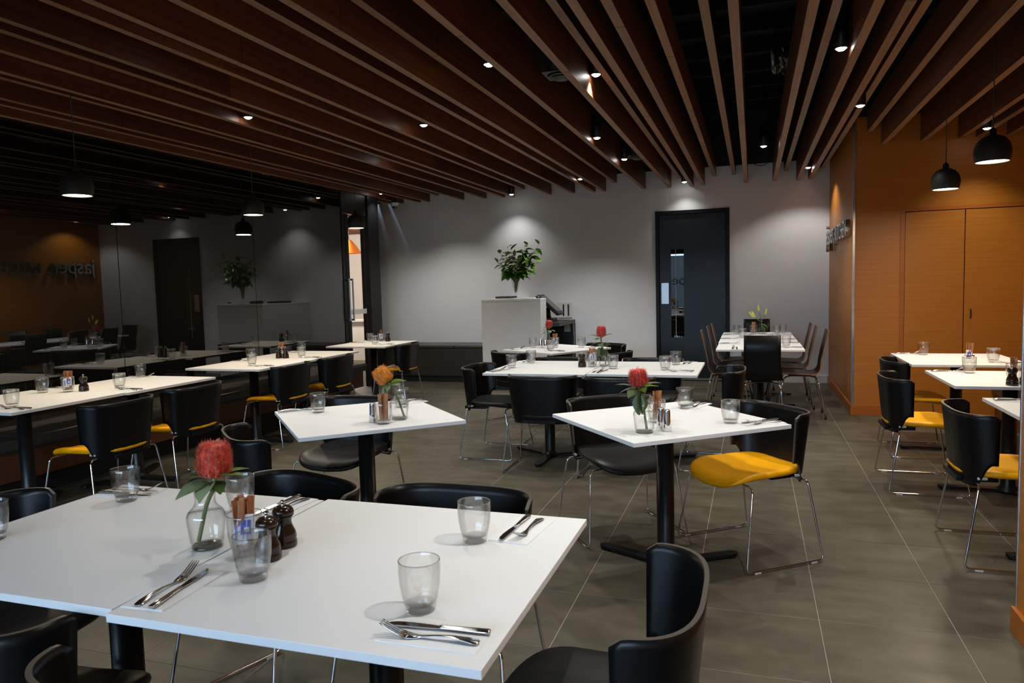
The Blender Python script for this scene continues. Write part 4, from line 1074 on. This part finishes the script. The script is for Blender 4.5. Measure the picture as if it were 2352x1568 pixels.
setting(-4.24, 7.90, 180, 'at the chair side ' + L3); setting(-4.79, 8.18, 0, 'at the glass door side ' + L3)

# diagonal table with the orange flower
D1 = 'on the diagonal table with the orange flower'
glass(-2.287, 3.453, 'tumbler at the left ' + D1); glass(-1.898, 3.694, 'tumbler behind the vase ' + D1)
vase(-1.732, 3.345, 1.2, 'glass vase of the drooping orange banksia')
banksia(-1.732, 3.345, ZT, (-0.058, 0.0, 0.238), 'orange banksia head leaning left out of its vase', 'banksia_orange', 'bristle_mauve', 0.050, 0.094, (-0.75, -0.1), 4,
        (('grey', 20, 25, 10, 1.15, -0.01), ('grey', 330, 0, 20, 1.1, -0.01), ('grey', 260, -55, 0, 1.15, -0.006), ('grey', 230, -65, 15, 1.1, -0.006), ('grey', 60, -20, 0, 1.0, -0.01), ('pale', 350, 30, -20, 1.1, -0.006), ('grey', 290, -45, 0, 1.0, -0.01)))
sticks(-1.755, 3.215, D1, n=10, sachets=0); shaker(-1.832, 3.248, 'steel shaker beside the sugar sticks ' + D1)
setting(-2.435, 3.475, 40, 'at the left corner ' + D1); setting(-1.93, 3.85, 235, 'at the far corner ' + D1)

# brightest diagonal table
D2 = 'on the brightest diagonal table'
vase(-0.462, 3.246, 2.0, 'glass vase of the red banksia with broad pale leaves ' + D2)
banksia(-0.462, 3.246, ZT, (-0.022, 0.0, 0.248), 'red banksia head ringed by broad pale leaves ' + D2, 'banksia_red', 'bristle_pale', 0.046, 0.080, (-0.06, -0.08), 7,
        (('pale', 185, 8, 10, 1.25, -0.004), ('grey', 215, -18, 20, 1.3, -0.008), ('grey', 255, -28, -10, 1.4, -0.012), ('pale', 290, -15, 10, 1.35, -0.008), ('pale', 330, 12, -15, 1.35, -0.006), ('grey', 15, 30, 0, 1.25, -0.002), ('grey', 70, 15, 0, 1.1, 0.0), ('pale', 130, 12, 0, 1.1, 0.0), ('grey', 270, -70, 0, 1.4, -0.03), ('grey', 235, -68, 20, 1.3, -0.035), ('grey', 310, -65, -10, 1.35, -0.03)))
sticks(-0.440, 3.50, D2, n=7, sachets=0)
shaker(-0.400, 3.345, 'left one of two steel shakers ' + D2); shaker(-0.368, 3.300, 'right one of two steel shakers ' + D2)
glass(-0.344, 3.92, 'rear tumbler ' + D2); glass(-0.100, 3.546, 'tumbler at the right ' + D2)
setting(0.032, 3.575, 212, 'at the right corner ' + D2, jit=9); setting(-0.30, 4.01, 250, 'at the far corner ' + D2)

# centre pair
C = 'on the centre table pair'
for x, y, lb in ((-1.885, 5.652, 'front tumbler at the left end '), (-1.83, 6.03, 'rear tumbler at the left end '), (-1.047, 5.67, 'tumbler right of the red flower vase '), (-0.636, 5.623, 'front tumbler at the right end '), (-0.593, 6.0, 'rear tumbler at the right end '), (-1.345, 5.93, 'tumbler behind the pepper mill ')): glass(x, y, lb + C)
mill(-1.318, 5.767, 'short dark pepper mill ' + C)
sticks(-1.240, 5.80, C, n=6, sachets=3, face=R(-75), lean=0.35)
vase(-1.150, 5.845, 0.8, 'glass vase of the tall red banksia ' + C)
banksia(-1.150, 5.845, ZT, (-0.024, 0.0, 0.285), 'tall red banksia head ' + C, 'banksia_red', 'bristle_pale', 0.042, 0.090, (0.05, -0.05), 9,
        (('pale', 180, 20, 10, 1.2, -0.004), ('grey', 250, -20, 0, 1.2, -0.012), ('pale', 0, 30, 0, 1.2, -0.002), ('dark', 200, -25, 0, 1.2, -0.05), ('grey', 280, -25, 10, 1.3, -0.055), ('dark', 345, -20, 0, 1.2, -0.05), ('grey', 240, -55, 0, 1.3, -0.085), ('grey', 300, -55, 0, 1.3, -0.085), ('grey', 90, 10, 0, 1.1, -0.01)))
for x, y, a, p in ((-1.91, 5.43, 62, 'at the left front corner '), (-1.105, 5.46, 78, 'at the front right of the joint '), (-0.52, 5.52, 178, 'at the right front corner '), (-0.51, 6.12, 262, 'at the right rear corner '), (-1.90, 6.13, 275, 'at the left rear corner ')): setting(x, y, a, p + C)

# small table by the counter
K = 'on the small table by the counter'
glass(-2.26, 7.53, 'tumbler left of the flower vase ' + K); glass(-1.977, 7.219, 'front tumbler ' + K); glass(-1.734, 7.584, 'right hand tumbler ' + K)
vase(-2.125, 7.62, 0.1, 'glass vase of the round red banksia ' + K)
banksia(-2.125, 7.62, ZT, (0.02, 0.0, 0.250), 'round red banksia bud ' + K, 'banksia_red', 'bristle_pale', 0.040, 0.082, (0.15, -0.1), 12,
        (('dark', 185, 10, 0, 1.1, -0.004), ('grey', 230, -20, 10, 1.2, -0.02), ('grey', 300, -25, 0, 1.2, -0.03), ('dark', 200, -40, 0, 1.2, -0.05), ('grey', 340, -10, 0, 1.1, -0.03)))
sticks(-2.02, 7.56, K, n=6, sachets=2, face=R(-70), lean=0.35)
shaker(-2.165, 7.50, 'left one of two steel shakers ' + K); shaker(-2.10, 7.47, 'right one of two steel shakers ' + K)
setting(-2.36, 7.33, 58, 'at the left corner ' + K); setting(-1.90, 7.12, 150, 'at the front corner ' + K); setting(-1.58, 7.56, 238, 'at the right corner ' + K)

# long back row
Bk = 'on the long back row'
for x, y, lb in ((-0.194, 9.60, 'rear left tumbler '), (-0.116, 8.901, 'left tumbler nearer the middle '), (0.36, 9.70, 'rear right tumbler '), (0.28, 9.45, 'tumbler beside the lily vase '), (0.316, 7.677, 'front right tumbler ')): glass(x, y, lb + Bk)
for x, y, a, p in ((-0.165, 7.475, 90, 'left of the near tall chair '), (-0.23, 8.03, 0, 'at the nearest left chair '), (-0.24, 8.72, 0, 'at the second left chair '), (-0.24, 9.36, 0, 'at the third left chair '), (0.355, 7.56, 180, 'at the near right corner '), (0.35, 8.12, 180, 'at the nearest right chair '), (0.34, 8.62, 180, 'at the second right chair '), (0.335, 9.25, 180, 'at the third right chair ')): setting(x, y, a, p + Bk)
t = thing('bud_vase', 'small glass vase of lily buds ' + Bk, 'vase', (0.105, 9.52, ZT))
bm = BM(); add_lathe(bm, [(0.0, 0.0), (0.045, 0.0), (0.048, 0.004), (0.043, 0.03), (0.028, 0.07), (0.026, 0.10), (0.031, 0.125), (0.029, 0.125), (0.0245, 0.10), (0.026, 0.07), (0.040, 0.03), (0.043, 0.008), (0.0, 0.006)], 28); mobj('body', bm, 'glass', t)
bm = BM(); add_lathe(bm, [(0.0, 0.008), (0.040, 0.009), (0.039, 0.03), (0.0315, 0.05), (0.0, 0.05)], 24); mobj('water', bm, 'water', t)
t = thing('lily_stem', 'green lily stem with four yellow green buds ' + Bk, 'flower', (0.105, 9.52, ZT))
top_ = Vector((0.0, 0, 0.165))
bm = BM(); add_tube(bm, fillet([(0.012, 0, 0.014), (0.0, 0, 0.09), top_, (-0.02, 0, 0.24), (-0.037, 0, 0.29)], 0.05), 0.0032, 7); mobj('stem', bm, 'stem', t)
for bx, bz, l, dx in ((-0.037, 0.285, 0.080, 0.012), (0.040, 0.235, 0.085, 0.25), (-0.090, 0.205, 0.095, -0.85), (-0.075, 0.205, 0.095, -0.55)):
    d = Vector((dx, 0.05, 1)).normalized(); b0 = Vector((bx, 0, bz))
    bm = BM(); add_tube(bm, [b0+d*l*q for q in (0, .12, .3, .55, .8, .95, 1.0)], [0.004, 0.009, 0.0125, 0.0125, 0.009, 0.004, 0.001], 10); mobj('bud', bm, 'lily_bud', t)
    bm = BM(); add_tube(bm, fillet([top_-Vector((0, 0, 0.02)), (top_+b0)/2+Vector((0, 0, -0.01)), b0], 0.03), 0.0025, 6); mobj('stalk', bm, 'stem', t)
for az, el, s, z in ((-10, -15, 1.1, 0.12), (170, 8, 0.8, 0.19), (-40, -40, 1.0, 0.115)):
    place_leaf(t, 'gloss', Vector((0, 0, z)), R(az), R(el), 0.2, s)
sticks(0.01, 9.50, Bk, n=7, sachets=0)
for k, (x, y) in enumerate(((-0.085, 9.43), (-0.05, 9.40), (-0.035, 9.45))):
    put('sachet', make_sachet, x, y, ZT+0.004, 0, 'white sweetener sachet lying by the lily vase', 'sachets lying by the lily vase', rot=(R(90), 0, 0.6*k))
bm = BM(); add_lathe(bm, [(0.0, 0.0), (0.030, 0.0), (0.050, 0.030), (0.048, 0.030), (0.028, 0.004), (0.0, 0.004)], 24); o = mobj('sugar_bowl', bm, 'white_plastic'); o.location = (0.20, 9.36, ZT); tag(o, 'small white bowl right of the lily vase', 'bowl')

# right tables
Q1, Q2, Q3 = 'on the farthest right table', 'on the middle right table', 'on the nearest right table'
glass(1.373, 6.93, 'left tumbler ' + Q1); glass(1.735, 6.370, 'right tumbler ' + Q1)
sticks(1.571, 6.345, Q1, n=10, sachets=1, face=R(-105), holder='stand', lean=0.3)
setting(1.262, 6.985, 3, 'at the left rear corner ' + Q1); setting(1.835, 6.28, 178, 'at the right front corner ' + Q1)
glass(1.400, 5.655, 'tumbler ' + Q2); mill(1.478, 5.055, 'left one of two pepper mills ' + Q2); mill(1.553, 5.075, 'right one of two pepper mills, at the picture edge ' + Q2)
sticks(1.545, 5.26, Q2, n=9, sachets=0); setting(1.285, 5.715, 3, 'at the left rear corner ' + Q2)
setting(1.315, 4.44, 4, 'at the left rear corner ' + Q3); glass(1.56, 4.33, 'tumbler ' + Q3 + ', outside the picture')

# ------------------------------------------------------------------ leaf arrangement on the counter
vx, vy, vz = -3.066, 9.46, 1.237
t = thing('footed_vase', 'tall footed trumpet glass vase on the white counter', 'vase', (vx, vy, vz))
pr = [(0.050, 0.0), (0.050, 0.004), (0.020, 0.012), (0.012, 0.03), (0.016, 0.07), (0.026, 0.10), (0.038, 0.16), (0.056, 0.24), (0.066, 0.285)]
bm = BM(); add_lathe(bm, [(0.0, 0.0)] + pr + [(r-0.0025, z) for r, z in reversed(pr[4:])] + [(0.0, 0.075)], 30); mobj('body', bm, 'glass', t)
bm = BM(); add_lathe(bm, [(0.0, 0.078), (0.0145, 0.08), (0.0235, 0.105), (0.035, 0.16), (0.0395, 0.175), (0.0, 0.175)], 24); mobj('water', bm, 'water', t)
t = thing('leaf_bouquet', 'big bouquet of glossy green leafy branches in the counter vase', 'plant', (vx, vy, vz))
ql = random.Random(21)
tips = [(-0.105, .02, .70), (-0.03, -.08, .66), (0.143, .03, .70), (0.186, -.02, .715), (0.335, .02, .725), (0.30, -.06, .62), (-0.25, .0, .50), (-0.19, -.07, .62), (0.30, .05, .50), (0.26, -.05, .36), (-0.15, .10, .44), (-0.10, -.12, .40), (0.08, -.12, .48), (0.10, .12, .56), (0.0, .0, .58), (0.17, -.1, .34), (-0.12, -.03, .33), (0.05, .1, .42)]
for i, tp in enumerate(tips):
    tp = Vector(tp); r0 = Vector((0.010*math.cos(i*2.4), 0.010*math.sin(i*2.4), 0.09)); r1 = Vector((tp.x*0.14, tp.y*0.14, 0.285))
    pts = fillet([r0, r1, r1*0.4+tp*0.6+Vector((tp.x*0.05, 0, 0.04)), tp], 0.16, 5)
    bm = BM(); add_tube(bm, pts, [0.0042-0.0026*k/(len(pts)-1) for k in range(len(pts))], 6); mobj('branch', bm, 'stem_brown' if i % 3 else 'stem', t)
    N_ = len(pts); nl = 11 if tp.z > 0.5 else 10
    for k in range(nl):
        f = 0.38+0.62*k/(nl-1); j = min(N_-2, int(f*(N_-1))); p = pts[j].lerp(pts[j+1], f*(N_-1)-j)
        az = i*1.3 + k*2.4 + ql.uniform(-.4, .4)
        el = R(ql.uniform(-35, 35)) + (R(40) if k == nl-1 else 0)
        bright = (tp.x < 0.02 and tp.z > 0.5)
        kind = ('lime' if (bright and k > 2) else ('glossl' if (k % 3 == 0) else 'gloss'))
        place_leaf(t, kind, p, az, el, ql.uniform(-.6, .6), ql.uniform(1.15, 1.7))
banksia(vx-0.17, vy+0.02, vz, (0.0, 0.0, 0.43), 'small reddish flower half hidden in the leaf bouquet', 'banksia_red', 'bristle_pale', 0.030, 0.06, (-0.5, 0), 30, ()) if False else None
